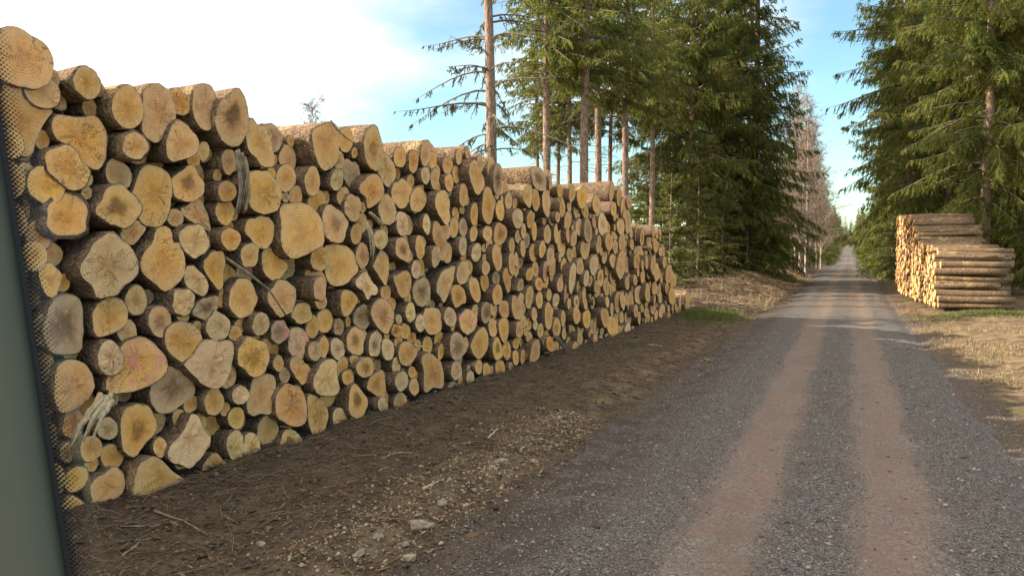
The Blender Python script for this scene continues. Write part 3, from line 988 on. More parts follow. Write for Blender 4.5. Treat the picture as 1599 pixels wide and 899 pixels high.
def log_geometry(outline, length, tone, marks, axis_in, along, r, n_seg=7):
    """local coordinates, origin at the middle of the cut. Returns bark (verts, quads, tris) and end (verts, quads, tris, col, feat, ang)"""
    n = len(outline)
    axis_in = axis_in / np.linalg.norm(axis_in)
    upv = np.array([0, 0, 1.0])
    rad_mean = float(np.sqrt(np.mean((outline ** 2).sum(1))))
    bark_t = 0.16 if 'b' in marks else float(np.clip(r.uniform(0.006, 0.015) / rad_mean, 0.02, 0.10))
    tilt = r.normal(0, 0.05, 2)
    def place(o2, depth):
        return o2[:, :1] * along + o2[:, 1:] * upv + depth[:, None] * axis_in
    jit = 1 + r.normal(0, 0.008, n)[:, None]
    o0 = outline * jit
    cutd = lambda o2: o2 @ tilt
    # bark body: rim ring on the cut, then rings down the log
    ring_in = o0 * (1 - bark_t)
    V = [place(ring_in, cutd(ring_in) + r.normal(0, 0.002, n)), place(o0, cutd(o0) + 0.002 + np.abs(r.normal(0, 0.006, n)))]
    ts = np.array([0.02, 0.08, 0.2, 0.42, 0.7, 1.0])[:n_seg]
    mean_r = rad_mean
    an = np.arctan2(o0[:, 1], o0[:, 0])
    circ = np.stack([np.cos(an), np.sin(an)], 1) * mean_r * 0.95
    sway = r.normal(0, 0.02, 2)
    for t in ts:
        k = min(1.0, t * 1.6)
        o2 = o0 * (1 - 0.7 * k) + circ * 0.7 * k
        o2 = o2 * (1 - 0.12 * t) * (1 + r.normal(0, 0.018, n)[:, None]) + sway * math.sin(3 * t)
        V.append(place(o2, np.full(n, length * t) + cutd(o0) * (1 - t)))
    nr = len(V)
    V = np.concatenate(V + [np.array([axis_in * length])])
    i = np.arange(nr - 1)[:, None] * n
    j = np.arange(n)[None, :]
    j2 = (j + 1) % n
    Q = np.stack([i + j, i + n + j, i + n + j2, i + j2], -1).reshape(-1, 4)
    jj = np.arange(n)
    T = np.stack([np.full(n, nr * n), (nr - 1) * n + (jj + 1) % n, (nr - 1) * n + jj], -1)
    # the cut face
    rs = [1.0, 0.8, 0.55, 0.28]
    EV, EF, EA = [], [], []
    rot = r.uniform(0.55, 1.0) if 'd' in marks else (0.45 if 'r' in marks else (0.3 if r.random() < 0.05 else 0.0))
    pink = 1.0 if 'k' in marks else 0.0
    heart = r.normal(0, 0.06, 2) * rad_mean
    rough = 0.010 if tone in 'pog' else 0.005
    for q in rs:
        o2 = ring_in * q + heart * (1 - q)
        dd = cutd(o2) + (0 if q == 1.0 else 1) * r.normal(0, rough, n)
        EV.append(place(o2, dd if q < 1 else cutd(ring_in)))
        EF.append(np.stack([np.full(n, q), np.full(n, rot), np.full(n, pink)], 1))
        EA.append(an / math.pi)
    EV[0] = V[:n].copy()
    EV.append((place(heart[None, :], cutd(heart[None, :])))[0:1])
    EF.append(np.array([[0.0, rot, pink]]))
    EA.append(np.zeros(1))
    EV, EF, EA = np.concatenate(EV), np.concatenate(EF), np.concatenate(EA)
    i = np.arange(len(rs) - 1)[:, None] * n
    EQ = np.stack([i + j, i + j2, i + n + j2, i + n + j], -1).reshape(-1, 4)
    b = (len(rs) - 1) * n
    ET = np.stack([b + jj, b + (jj + 1) % n, np.full(n, len(EV) - 1)], -1)
    # outward winding: the cut looks along -axis_in
    c0 = np.cross(EV[EQ[0][1]] - EV[EQ[0][0]], EV[EQ[0][2]] - EV[EQ[0][0]])
    if np.dot(c0, axis_in) > 0:
        EQ, ET = EQ[:, ::-1], ET[:, ::-1]
        Q, T = Q[:, ::-1], T[:, ::-1]
    grey = r.uniform(0, 0.3) ** 1.3
    base = (np.array(TONES[tone]) * (1 - grey) + np.array((0.55, 0.41, 0.27)) * grey) * r.uniform(0.84, 1.14) * np.array([1, r.uniform(0.94, 1.05), r.uniform(0.85, 1.15)])
    ecol = np.tile(base, (len(EV), 1))
    return (V, Q, T), (EV, EQ, ET, ecol, EF, EA)


ORD = ['', 'first', 'second', 'third', 'fourth', 'fifth', 'sixth', 'seventh', 'eighth', 'ninth', 'tenth', 'eleventh', 'twelfth', 'thirteenth', 'fourteenth']


def ordinal(n):
    if n < len(ORD):
        return ORD[n]
    return '%d%s' % (n, 'th' if 10 <= n % 100 <= 20 else {1: 'st', 2: 'nd', 3: 'rd'}.get(n % 10, 'th'))


TONE_WORD = {'y': 'yellow', 't': 'tan', 'p': 'pale', 'o': 'orange', 'g': 'grey-brown'}


def make_end_mesh(EV, EQ, ET, ecol, EF, EA, seed):
    me = np_mesh('cut_end', EV, [EQ, ET], True)
    add_attr(me, 'col', ecol)
    add_attr(me, 'feat', EF)
    add_attr(me, 'ang', EA)
    add_attr(me, 'seed', np.broadcast_to(seed, (len(EV),)))
    return me


# layers up the pile and counts along it, for telling one log from another
LAYER = 0.42
for L_ in logs:
    gz = float(ground_z(*(FACE_O + FACE_T * L_['c'][0])[:2]))
    L_['layer'] = max(1, int((L_['c'][1] - gz) / LAYER) + 1)
layers = {}
for L_ in sorted(logs, key=lambda q: q['c'][0]):
    layers.setdefault(L_['layer'], []).append(L_)
    L_['rank'] = len(layers[L_['layer']])

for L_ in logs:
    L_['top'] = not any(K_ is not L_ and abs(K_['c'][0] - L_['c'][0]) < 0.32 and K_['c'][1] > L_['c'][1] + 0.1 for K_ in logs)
N_LOG_THINGS = 262
by_size = sorted(range(len(logs)), key=lambda i: -logs[i]['area'])
is_thing = set(by_size[:N_LOG_THINGS])
rest_bark, rest_end = MB(), MB()
rest_attr = []


def put_log(L_, thing, length=None, lbl=None):
    r = rng
    out = smooth_outline(L_['rel'], 32 if L_['area'] > 900 else (18 if thing else 14))
    wob = r.normal(0, 0.018, 2)
    axis = -FACE_N + FACE_T * wob[0] + np.array([0, 0, wob[1] * 0.7])
    length = length or r.uniform(3.7, 4.4)
    loc = FACE_O + FACE_T * L_['c'][0] + FACE_N * L_['reach']
    loc = np.array([loc[0], loc[1], L_['c'][1]])
    (V, Q, T), E = log_geometry(out, length, L_['tone'], L_['marks'], axis, FACE_T, r)
    if thing:
        size = math.sqrt(np.ptp(L_['rel'][:, 0]) * np.ptp(L_['rel'][:, 1]))
        sw = 'huge' if size > 0.62 else 'large' if size > 0.46 else 'middling' if size > 0.32 else 'small' if size > 0.22 else 'thin'
        mark = 'with pink paint ' if 'k' in L_['marks'] else 'with dark heart ' if 'd' in L_['marks'] else 'with thick bark ' if 'b' in L_['marks'] else 'with clear rings ' if 'r' in L_['marks'] else ''
        label = '%s %s log %sin long pile, layer %s from ground, %s from near end' % (sw, TONE_WORD[L_['tone']], mark, ordinal(L_['layer']), ordinal(L_['rank']))
        label = label.replace('layer %s from ground' % ordinal(L_['layer']), '%s layer up' % ordinal(L_['layer']))
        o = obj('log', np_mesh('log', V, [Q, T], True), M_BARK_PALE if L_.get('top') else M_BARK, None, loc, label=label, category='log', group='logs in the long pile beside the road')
        obj('cut_end', make_end_mesh(*E, r.uniform(0, 50)), M_CUT, o)
    else:
        rest_bark.add(V + loc, Q, T)
        rest_end.add(E[0] + loc, E[1], E[2])
        rest_attr.append((E[3], E[4], E[5], np.full(len(E[0]), r.uniform(0, 50))))


for i, L_ in enumerate(logs):
    put_log(L_, i in is_thing)

# logs deeper in the gaps: the rest of the pile
tops = sorted([(L_['c'][0], L_['c'][1] + np.ptp(L_['rel'][:, 1]) / 2) for L_ in logs])
ts_, tz_ = np.array([a for a, b in tops]), np.array([b for a, b in tops])
bins = np.arange(-4, 30, 0.5)
top_prof = []
for b in bins:
    m = np.abs(ts_ - b) < 0.6
    top_prof.append(tz_[m].max() if m.any() else np.nan)
top_prof = np.array(top_prof)
good = ~np.isnan(top_prof)
s_max = bins[good].max()
top_prof = np.interp(bins, bins[good], top_prof[good])
# smooth with a running minimum so that back logs never stand above the front ones
top_low = np.array([top_prof[max(0, i - 1):i + 2].min() for i in range(len(top_prof))])
for lay, (rc, st) in enumerate([(-0.32, 0.36), (-0.7, 0.42)]):
    s = -5.5
    while s < s_max + 0.2:
        top = float(np.interp(s, bins, top_low)) - 0.28
        p0 = FACE_O + FACE_T * s
        z = float(ground_z(p0[0], p0[1])) + 0.1 + rng.uniform(0, 0.2)
        while z < top:
            rad = rng.uniform(0.14, 0.21)
            an = np.arange(12) * 2 * math.pi / 12
            rr = rad * (1 + 0.06 * np.sin(2 * an + rng.uniform(0, 6)))
            L_ = dict(c=np.array([s + rng.uniform(-0.08, 0.08), min(z + rad, top)]), rel=np.stack([rr * np.cos(an), rr * np.sin(an)], 1), tone=random.choice('ytgg'), marks='', reach=rc + rng.uniform(-0.1, 0.06), area=100)
            if s < -2.6:
                L_['reach'] = rng.uniform(-0.1, 0.15)
            put_log(L_, False)
            z += rad * 2 + rng.uniform(-0.02, 0.03)
        s += st
# small logs wedged into the gaps of the face
CELL = 0.03
s0_, s1_, z1_ = -2.6, s_max + 0.3, 5.4
ns_, nz_ = int((s1_ - s0_) / CELL), int(z1_ / CELL)
occ = np.zeros((ns_, nz_), bool)
for L_ in logs:
    o2 = L_['rel'] * 1.03
    an_ = np.arctan2(o2[:, 1], o2[:, 0])
    rr_ = np.hypot(o2[:, 0], o2[:, 1])
    od = np.argsort(an_)
    an_, rr_ = an_[od], rr_[od]
    an_ = np.concatenate([an_[-1:] - 2 * math.pi, an_, an_[:1] + 2 * math.pi])
    rr_ = np.concatenate([rr_[-1:], rr_, rr_[:1]])
    m_ = rr_.max() + CELL
    i0, i1 = max(0, int((L_['c'][0] - m_ - s0_) / CELL)), min(ns_, int((L_['c'][0] + m_ - s0_) / CELL) + 1)
    k0, k1 = max(0, int((L_['c'][1] - m_) / CELL)), min(nz_, int((L_['c'][1] + m_) / CELL) + 1)
    if i1 <= i0 or k1 <= k0:
        continue
    gs, gz2 = np.meshgrid(s0_ + (np.arange(i0, i1) + 0.5) * CELL - L_['c'][0], (np.arange(k0, k1) + 0.5) * CELL - L_['c'][1], indexing='ij')
    occ[i0:i1, k0:k1] |= np.hypot(gs, gz2) < np.interp(np.arctan2(gz2, gs), an_, rr_)
ss_ = s0_ + (np.arange(ns_) + 0.5) * CELL
zz_ = (np.arange(nz_) + 0.5) * CELL
gp = FACE_O[None, :] + FACE_T[None, :] * ss_[:, None]
gl_ = ground_z(gp[:, 0], gp[:, 1])
inside = (zz_[None, :] > gl_[:, None] + 0.02) & (zz_[None, :] < (np.interp(ss_, bins, top_low) - 0.15)[:, None])
from mathutils.kdtree import KDTree
oi = np.argwhere(occ)
kd = KDTree(len(oi))
for q, (a, b) in enumerate(oi):
    kd.insert((a * CELL, b * CELL, 0), q)
kd.balance()
ei = np.argwhere(inside & ~occ)
ed = np.array([kd.find((a * CELL, b * CELL, 0))[2] for a, b in ei])
ed = np.minimum(ed, (ei[:, 1] * CELL - gl_[ei[:, 0]]) + 0.01)
n_gap = 0
while n_gap < 520:
    q = int(np.argmax(ed))
    if ed[q] < 0.056:
        break
    rad = min(float(ed[q]) + 0.012, 0.2)
    c_ = np.array([ss_[ei[q, 0]], zz_[ei[q, 1]]])
    an = np.arange(12) * 2 * math.pi / 12
    rr = rad * (1 + 0.08 * np.sin(2 * an + rng.uniform(0, 6)))
    put_log(dict(c=c_, rel=np.stack([rr * np.cos(an), rr * np.sin(an)], 1), tone=random.choice('yyttg'), marks='', reach=rng.uniform(-0.25, 0.05), area=100), False)
    ed = np.minimum(ed, np.hypot(ss_[ei[:, 0]] - c_[0], zz_[ei[:, 1]] - c_[1]) - rad)
    n_gap += 1
print('GAPS', n_gap)
rb = obj('log_pile_remainder', rest_bark.mesh('log_pile_remainder', True), M_BARK, None, kind='stuff',
         label='smaller logs packed between the larger ones of the long pile', category='logs')
me = rest_end.mesh('cut_ends', True)
add_attr(me, 'col', np.concatenate([a[0] for a in rest_attr]))
add_attr(me, 'feat', np.concatenate([a[1] for a in rest_attr]))
add_attr(me, 'ang', np.concatenate([a[2] for a in rest_attr]))
add_attr(me, 'seed', np.concatenate([a[3] for a in rest_attr]))
obj('cut_ends', me, M_CUT, rb, kind='stuff')

# ------------------------------------------------------------------ the shorter pile across the road
R_O = np.array([3.5, 37.4, 0.0])
R_T = np.array([-0.0506, 1.0, 0]) / math.hypot(0.0506, 1)
R_N = np.array([R_T[1], -R_T[0], 0])          # into the pile, away from the road
R_PROF = np.array([(-0.3, 0.5), (0.1, 0.8), (0.3, 2.2), (0.9, 2.75), (6.5, 2.85), (7.2, 3.5), (8.2, 4.1), (9.5, 4.35), (15.6, 4.45)])
r_bark, r_end, r_attr = MB(), MB(), []
right_things = 0
placed = []
for s in np.arange(-0.2, 15.6, 0.255):
    top = float(np.interp(s, R_PROF[:, 0], R_PROF[:, 1]))
    p0 = R_O + R_T * s
    z = float(ground_z(p0[0] + 1.5, p0[1])) - 0.03 + rng.uniform(0, 0.1)
    first = True
    while z < top:
        rad = float(np.clip(rng.normal(0.122, 0.03), 0.07, 0.2))
        placed.append([s + rng.uniform(-0.04, 0.04), z + rad, rad, top])
        z += rad * 1.93
front = []
for a in placed:
    # shown along its whole length from the road: nothing in front of it
    hid = any((b[0] < a[0] - 0.12) and abs(b[1] - a[1]) < 0.16 for b in placed)
    a.append(not hid or a[1] + 2.2 * a[2] > a[3])
nfront = sorted([a for a in placed if a[4]], key=lambda a: a[0])
chosen = [id(a) for a in nfront[:38]]
nfr_sorted = sorted([a for a in nfront if id(a) in set(chosen)], key=lambda a: a[1])
hrank = {id(a): i + 1 for i, a in enumerate(nfr_sorted)}
for a in placed:
    s, z, rad, top, fr = a
    n = 14 if id(a) in hrank else 9
    an = np.arange(n) * 2 * math.pi / n
    rr = rad * (1 + 0.05 * np.sin(2 * an + rng.uniform(0, 6)))
    out = np.stack([rr * np.cos(an), rr * np.sin(an)], 1)
    wob = rng.normal(0, 0.024, 2)
    axis = R_N + R_T * wob[0] + np.array([0, 0, wob[1]])
    loc = R_O + R_T * s - R_N * rng.uniform(-0.1, 0.16)
    loc = np.array([loc[0], loc[1], z])
    (V, Q, T), E = log_geometry(out, rng.uniform(2.45, 3.0), random.choice('yyyp'), '', axis, R_T, rng)
    if id(a) in hrank:
        o = obj('log', np_mesh('log', V, [Q, T], True), M_BARK_PALE, None, loc, category='log', group='logs in the short pile across the road',
                label='long brown log on short pile across the road, %s up its stepped end' % ordinal(hrank[id(a)]))
        obj('cut_end', make_end_mesh(*E, rng.uniform(0, 50)), M_CUT, o)
    else:
        r_bark.add(V + loc, Q, T)
        r_end.add(E[0] + loc, E[1], E[2])
        r_attr.append((E[3], E[4], E[5], np.full(len(E[0]), rng.uniform(0, 50))))
rb = obj('short_pile_remainder', r_bark.mesh('short_pile_remainder', True), M_BARK_PALE, None, kind='stuff',
         label='golden log ends of the short pile across the road', category='logs')
me = r_end.mesh('cut_ends', True)
for k, nm in enumerate(('col', 'feat', 'ang', 'seed')):
    add_attr(me, nm, np.concatenate([a[k] for a in r_attr]))
obj('cut_ends', me, M_CUT, rb, kind='stuff')


# ------------------------------------------------------------------ trees
def unit(v):
    return v / (np.linalg.norm(v, axis=-1, keepdims=True) + 1e-9)


def trunk_mesh(name, H, r0, lean=(0, 0), sides=12, seed=0, flare=True):
    r = np.random.default_rng(seed)
    zs = np.array([-0.25, 0.0, 0.25, 0.7, 1.5, 3, 5, 8, 11, 14, 17, 20, 23, 26, 29])
    zs = np.concatenate([zs[zs < H - 0.5], [H]])
    ph = r.uniform(0, 6.28, 2)
    x = lean[0] * zs + 0.05 * np.sin(zs * 0.4 + ph[0])
    y = lean[1] * zs + 0.05 * np.sin(zs * 0.37 + ph[1])
    rad = r0 * (1 - np.clip(zs / H, 0, 1)) ** 0.85 + 0.012
    if flare:
        rad = rad * (1 + 0.5 * np.exp(-np.clip(zs, 0, None) / 0.35))
    mb = MB()
    mb.tube(np.stack([x, y, zs], 1), rad, sides)
    return mb.mesh(name, True), (lambda z: np.array([np.interp(z, zs, x), np.interp(z, zs, y), z])), (lambda z: float(np.interp(z, zs, rad)))


def spruce(seed, H, base, rmax, r0=0.2, whorl=0.42, per=5.5, dens=1.0, hang=0.55, dead_from=1.5, lean=(0, 0), shape=0.8, dead_n=0, twig=1.0, nsub=9):
    """returns trunk mesh, crown mesh (needles), limb mesh (wood)"""
    r = np.random.default_rng(seed)
    tm, tp, tr = trunk_mesh('trunk', H, r0, lean, seed=seed)
    needles, wood = MB(), MB()
    z = base
    while z < H - 0.25:
        f = (z - base) / (H - base)
        prof = (1 - f) ** shape * (0.55 + 0.45 * min(1, f / 0.12 + 0.2))
        n = int(r.poisson(per * (0.55 + 0.45 * (1 - f)))) + 1
        for b in range(n):
            L = rmax * prof * r.uniform(0.62, 1.18) + 0.25
            az = r.uniform(0, 2 * math.pi)
            z0 = z + r.uniform(-0.2, 0.2)
            if z0 > H - 0.1:
                continue
            d2 = np.array([math.cos(az), math.sin(az), 0])
            s2 = np.array([-math.sin(az), math.cos(az), 0])
            a = 0.25 + 0.35 * f + r.normal(0, 0.08)
            bq = 0.95 * (1 - 0.55 * f) + r.normal(0, 0.1)
            cq = 0.42
            curve = r.normal(0, 0.12)
            tt = np.linspace(0, 1, 7)
            def path(t):
                t = np.asarray(t)[:, None]
                return tp(z0) + d2 * (L * t) + s2 * (curve * L * t * t) + np.array([0, 0, 1.0]) * L * (a * t - bq * t ** 2 + cq * t ** 3)
            wood.tube(path(tt), np.linspace(0.012 + 0.010 * L, 0.005, 7), 4, cap=False)
            nt = max(5, int(L / 0.105 * dens))
            t = np.concatenate([r.uniform(0.13, 1, nt), r.uniform(0.13, 1, nt)])
            side = np.concatenate([np.ones(nt), -np.ones(nt)])
            P = path(t)
            tang = unit(path(np.clip(t + 0.03, 0, 1.05)) - path(t - 0.03))
            hd = hang * r.uniform(0.4, 1.6, 2 * nt)
            D = unit(tang * r.uniform(0.35, 0.8, (2 * nt, 1)) + s2 * (side * r.uniform(0.35, 0.9, 2 * nt))[:, None] - np.array([0, 0, 1.0]) * hd[:, None])
            tl = twig * (0.20 + 0.72 * np.clip(L / 3.5, 0.25, 1.1) * (1.08 - t) ** 0.8) * r.uniform(0.5, 1.35, 2 * nt)
            S = unit(np.cross(D, r.normal(0, 1, (2 * nt, 3)) + np.array([0, 0, 0.8])))
            bend = np.array([0, 0, -1.0]) * (tl * 0.25)[:, None]
            blades(needles, P, D, tl, r.uniform(0.020, 0.038, 2 * nt), S, bend)
            for k in range(nsub):
                u = r.uniform(0.15, 0.95, 2 * nt)
                P2 = P + D * (tl * u)[:, None] + bend * (u ** 2)[:, None]
                sg = r.choice([-1, 1], 2 * nt)
                D2 = unit(D * 0.7 + S * (sg * 0.75)[:, None] + r.normal(0, 0.25, (2 * nt, 3)) - np.array([0, 0, 0.15]))
                S2 = unit(np.cross(D2, r.normal(0, 1, (2 * nt, 3))))
                blades(needles, P2, D2, 0.07 + tl * 0.34 * (1.15 - u), 0.022, S2, None, False)
        z += whorl * r.uniform(0.8, 1.2)
    # top shoot
    # dead lower limbs
    z = dead_from
    while z < base and dead_n:
        for b in range(r.poisson(dead_n)):
            az = r.uniform(0, 6.28)
            L = r.uniform(0.5, 2.6) * (0.6 + 0.6 * z / max(base, 1))
            d2 = np.array([math.cos(az), math.sin(az), 0])
            s2 = np.array([-math.sin(az), math.cos(az), 0])
            tt = np.linspace(0, 1, 6)[:, None]
            dr = r.uniform(0.15, 0.45)
            p = tp(z + r.uniform(-.3, .3)) + d2 * L * tt + s2 * L * tt ** 2 * r.normal(0, 0.2) + np.array([0, 0, 1.0]) * L * (0.1 * tt - dr * tt ** 2)
            wood.tube(p, np.linspace(0.02, 0.005, 6), 3, cap=False)
            for k in range(int(L * 5)):
                u = r.uniform(0.25, 1)
                q = np.array([np.interp(u, tt[:, 0], p[:, i]) for i in range(3)])
                dv = unit(d2 * 0.5 + s2 * r.choice([-1, 1]) * 0.8 + np.array([0, 0, r.uniform(-0.7, 0.1)]))
                l2 = r.uniform(0.15, 0.55)
                wood.tube(np.stack([q, q + dv * l2 * 0.5, q + dv * l2 + np.array([0, 0, -0.06])]), [0.006, 0.005, 0.003], 3, cap=False)
        z += r.uniform(0.35, 0.8)
    return tm, needles.mesh('crown', False), wood.mesh('limbs', True), H


def place_tree(kind, x, y, scale, rot, label, name='spruce_tree', group=None, needle=None, lean=(0, 0), cat='tree', zoff=0.0, sz=None):
    tm, cm, wm, H = kind[:4]
    mats = kind[4]
    e = obj(name, None, (), None, (x, y, float(ground_z(x, y)) + zoff - 0.02), label=label, category=cat)
    if group:
        e['group'] = group
    e.rotation_euler = (lean[0], lean[1], rot)
    e.scale = (scale, scale, sz or scale)
    obj('trunk', tm, mats[0], e)
    if cm is not None:
        obj('crown', cm, mats[1], e)
    if wm is not None:
        obj('limbs', wm, mats[2], e, kind='stuff')
    return e


MS = (M_SPRUCE_BARK, M_NEEDLE, M_DEADWOOD)
K_FULL = spruce(11, 25, 0.7, 4.4, 0.30, 0.42, 5.8, 0.62, 0.55, shape=0.68) + (MS,)
K_FULL2 = spruce(12, 23, 1.2, 3.9, 0.27, 0.44, 5.2, 0.62, 0.75) + (MS,)
K_TALL = spruce(13, 28, 11.6, 3.4, 0.24, 0.48, 5.0, 0.56, 0.5, 2.5, dead_n=2.0) + (MS,)
K_TALL2 = spruce(14, 26, 10.5, 3.0, 0.19, 0.5, 4.6, 0.55, 0.5, 2.0, dead_n=2.0) + (MS,)
K_SPARSE = spruce(15, 28, 4.6, 3.2, 0.25, 0.62, 2.2, 0.42, 0.95, 3.0, dead_n=2.4, shape=0.4, twig=0.5, nsub=4) + ((M_SPRUCE_BARK, M_NEEDLE_SPARSE, M_DEADWOOD),)
K_YOUNG = spruce(16, 7, 0.35, 1.8, 0.07, 0.30, 5.0, 0.7, 0.2, twig=0.6) + ((M_SPRUCE_BARK, M_NEEDLE_YOUNG, M_DEADWOOD),)
K_ROADSIDE = spruce(17, 26, 4.0, 4.8, 0.30, 0.44, 5.6, 0.66, 0.65, 1.2, dead_n=1.6, shape=0.55) + (MS,)


def birch(seed, H, r0, n1=34):
    r = np.random.default_rng(seed)
    tm, tp, tr = trunk_mesh('trunk', H, r0, (r.normal(0, 0.02), r.normal(0, 0.02)), 8, seed, False)
    wood = MB()
    def limb(p, d, L, rad, lev):
        n = 5
        pts = [p]
        for k in range(n - 1):
            d = unit(d + r.normal(0, 0.13, 3) + np.array([0, 0, 0.04 if lev < 2 else -0.05]))
            pts.append(pts[-1] + d * L / (n - 1))
        pts = np.array(pts)
        wood.tube(pts, np.linspace(rad, rad * 0.35, n), 3, cap=False)
        if lev < 3:
            for k in range(int([0, 7, 6][lev] * r.uniform(0.7, 1.3))):
                u = r.uniform(0.2, 1)
                q = np.array([np.interp(u * (n - 1), np.arange(n), pts[:, i]) for i in range(3)])
                dd = unit(d + r.normal(0, 0.55, 3))
                limb(q, dd, L * r.uniform(0.3, 0.6), max(0.011, rad * 0.5), lev + 1)
    for k in range(n1):
        z = H * r.uniform(0.12, 0.97)
        az = r.uniform(0, 6.28)
        L = (H - z) * 0.30 + 0.6
        limb(tp(z), unit(np.array([math.cos(az) * 0.6, math.sin(az) * 0.6, 0.9])), L * r.uniform(0.6, 1.1), 0.02, 1)
    return tm, None, wood.mesh('crown', False), H, (M_BIRCH_BARK, M_BIRCH_TWIG, M_BIRCH_TWIG)


K_BIRCH = birch(21, 13, 0.11, 60)
K_BIRCH2 = birch(22, 10, 0.07, 50)


def tree_px(kind, px, zc, scale, rot, label, **kw):
    x, y = ground_at(px, zc)
    return place_tree(kind, x, y, scale, rot, label, **kw)


def place_birch(kind, x, y, s, rot, label, **kw):
    tm, _, wm, H, mats = kind
    e = obj('birch_tree', None, (), None, (x, y, float(ground_z(x, y)) - 0.02), label=label, category='tree', group=kw.get('group', 'bare birches'))
    e.rotation_euler = (random.uniform(-.04, .04), random.uniform(-.06, .06), rot)
    e.scale = (s, s, s)
    obj('trunk', tm, mats[0], e)
    obj('crown', wm, mats[1], e)


# behind the long pile: tall bare-stemmed spruces
tree_px(K_SPARSE, 772, 31, 1.0, 0.6, 'thin-crowned tall spruce standing alone behind the log pile', lean=(0.0, -0.02))
G1 = 'tall bare-stemmed spruces behind the log pile'
for px, zc, kd, s, rot, lab in [
    (853, 38, K_TALL, 0.95, 1.0, 'tall spruce, second stem from the lone sparse one'),
    (838, 52, K_TALL2, 0.85, 2.0, 'slim spruce stem set back, seen just before the second tall stem'),
    (872, 54, K_TALL2, 0.9, 4.0, 'slim spruce stem just past the second tall stem'),
    (888, 50, K_TALL2, 0.95, 0.3, 'slim straight spruce stem midway between two thick ones'),
    (913, 38, K_TALL, 1.0, 2.4, 'thick mossy spruce stem, near one of a close pair'),
    (932, 42, K_TALL, 0.92, 5.1, 'thick spruce stem, far one of a close pair'),
    (952, 56, K_TALL2, 1.0, 3.3, 'thin spruce stem past the close pair'),
    (975, 43, K_TALL, 0.9, 0.9, 'spruce stem above the step at the top of the log pile'),
    (1016, 50, K_TALL2, 1.0, 1.7, 'slim spruce stem above the sloping end of the log pile')]:
    tree_px(kd, px, zc, s, rot, lab, group=G1)
# dense roadside spruces past the pile
G2 = 'dense spruces past the end of the log pile'
for px, zc, kd, s, rot, lab in [
    (1040, 60, K_ROADSIDE, 1.0, 0.2, 'sunlit spruce with green boughs above the far end of the pile'),
    (1077, 55, K_ROADSIDE, 0.95, 2.2, 'roadside spruce with a bare pale stem at the pile end'),
    (1118, 62, K_FULL, 1.1, 1.2, 'broad dark spruce in the middle of the roadside clump'),
    (1150, 62, K_FULL2, 1.2, 3.0, 'dark spruce with drooping boughs reaching towards the road'),
    (1176, 64, K_FULL, 1.15, 4.4, 'dark spruce at the road edge of the clump, boughs to the ground'),
    (1128, 78, K_FULL2, 1.1, 5.0, 'spruce deep behind the broad dark one')]:
    tree_px(kd, px, zc, s, rot, lab, group=G2, sz=s * 1.28)
for px, zc, s, rot, lab in [
    (1128, 55, 1.0, 0.5, 'light green young spruce in front of the dark clump'),
    (1165, 60, 0.85, 2.5, 'small young spruce beside the ditch, nearer the road'),
    (1100, 58, 0.8, 4.5, 'small young spruce beside the pale stem'),
    (1205, 68, 0.75, 1.5, 'young spruce at the foot of the roadside clump'),
    (1046, 46, 0.95, 1.1, 'young green spruce closest behind the sloping pile end'),
    (1088, 51, 1.15, 2.9, 'tallest young spruce, beside the bare pale stem'),
    (1010, 52, 1.3, 4.9, 'light green spruce above the step of the pile'),
    (1142, 62, 1.2, 3.9, 'young spruce at the foot of the broad dark one'),
    (1030, 55, 1.35, 3.5, 'young spruce showing past the sloping end of the long pile'),
    (985, 60, 1.2, 0.2, 'young spruce between the slim stems and the pile top'),
    (1060, 60, 1.2, 5.5, 'young spruce behind the bare pale stem')]:
    tree_px(K_YOUNG, px, zc, s, rot, lab, name='young_spruce', group='young spruces by the ditch')
# birches on the same side further along
for i, (x, y, k, s, w) in enumerate([(-4.6, 90, K_BIRCH, 1.05, 'white-stemmed birch foremost in the bare roadside row'), (-5.4, 92, K_BIRCH2, 1.1, 'slim birch right behind the foremost birch'),
                                     (-4.3, 97, K_BIRCH, 0.95, 'bare birch close to the road, second in the row'), (-6.2, 98, K_BIRCH, 1.15, 'tall bare birch set back from the road'),
                                     (-4.2, 106, K_BIRCH2, 1.1, 'thin brown birch halfway down the bare row'), (-5.2, 112, K_BIRCH, 0.95, 'brown-twigged birch in the far half of the row'),
                                     (-4.1, 122, K_BIRCH2, 1.0, 'small bare birch near the end of the row'), (-4.6, 134, K_BIRCH, 0.85, 'last bare birch of the row before the crest'), (-5.0, 86, K_BIRCH2, 1.0, 'thin birch before the white-stemmed one'), (-7.4, 104, K_BIRCH, 1.1, 'bare birch behind the tall set-back one'), (-5.6, 101, K_BIRCH2, 1.2, 'leaning slim birch between two taller ones')]):
    place_birch(k, x + 0.5, y, s * 1.4, i * 1.3, w, group='bare birches along the road')
# a leafless tree top showing over the pile
x, y = ground_at(498, 46)
place_birch(K_BIRCH2, x, y, 1.08, 2.0, 'leafless tree top showing over the long pile', group='leafless tree behind the pile')
place_tree(K_FULL2, -5.4, 140, 0.82, 0.7, 'dark pointed conifer standing right behind the last bare birch')
# far spruces, same side
for i, (x, y, s) in enumerate([(-9, 110, .8), (-7.2, 126, .8), (-9.5, 140, .85), (-7.0, 152, .8), (-10.5, 95, .8), (-13, 84, .8), (-13, 100, .9)]):
    place_tree((K_FULL, K_FULL2)[i % 2], x, y, s, i * 1.9, 'spruce behind the bare birches, %s along' % ordinal(i + 1), group='spruces behind the birches')
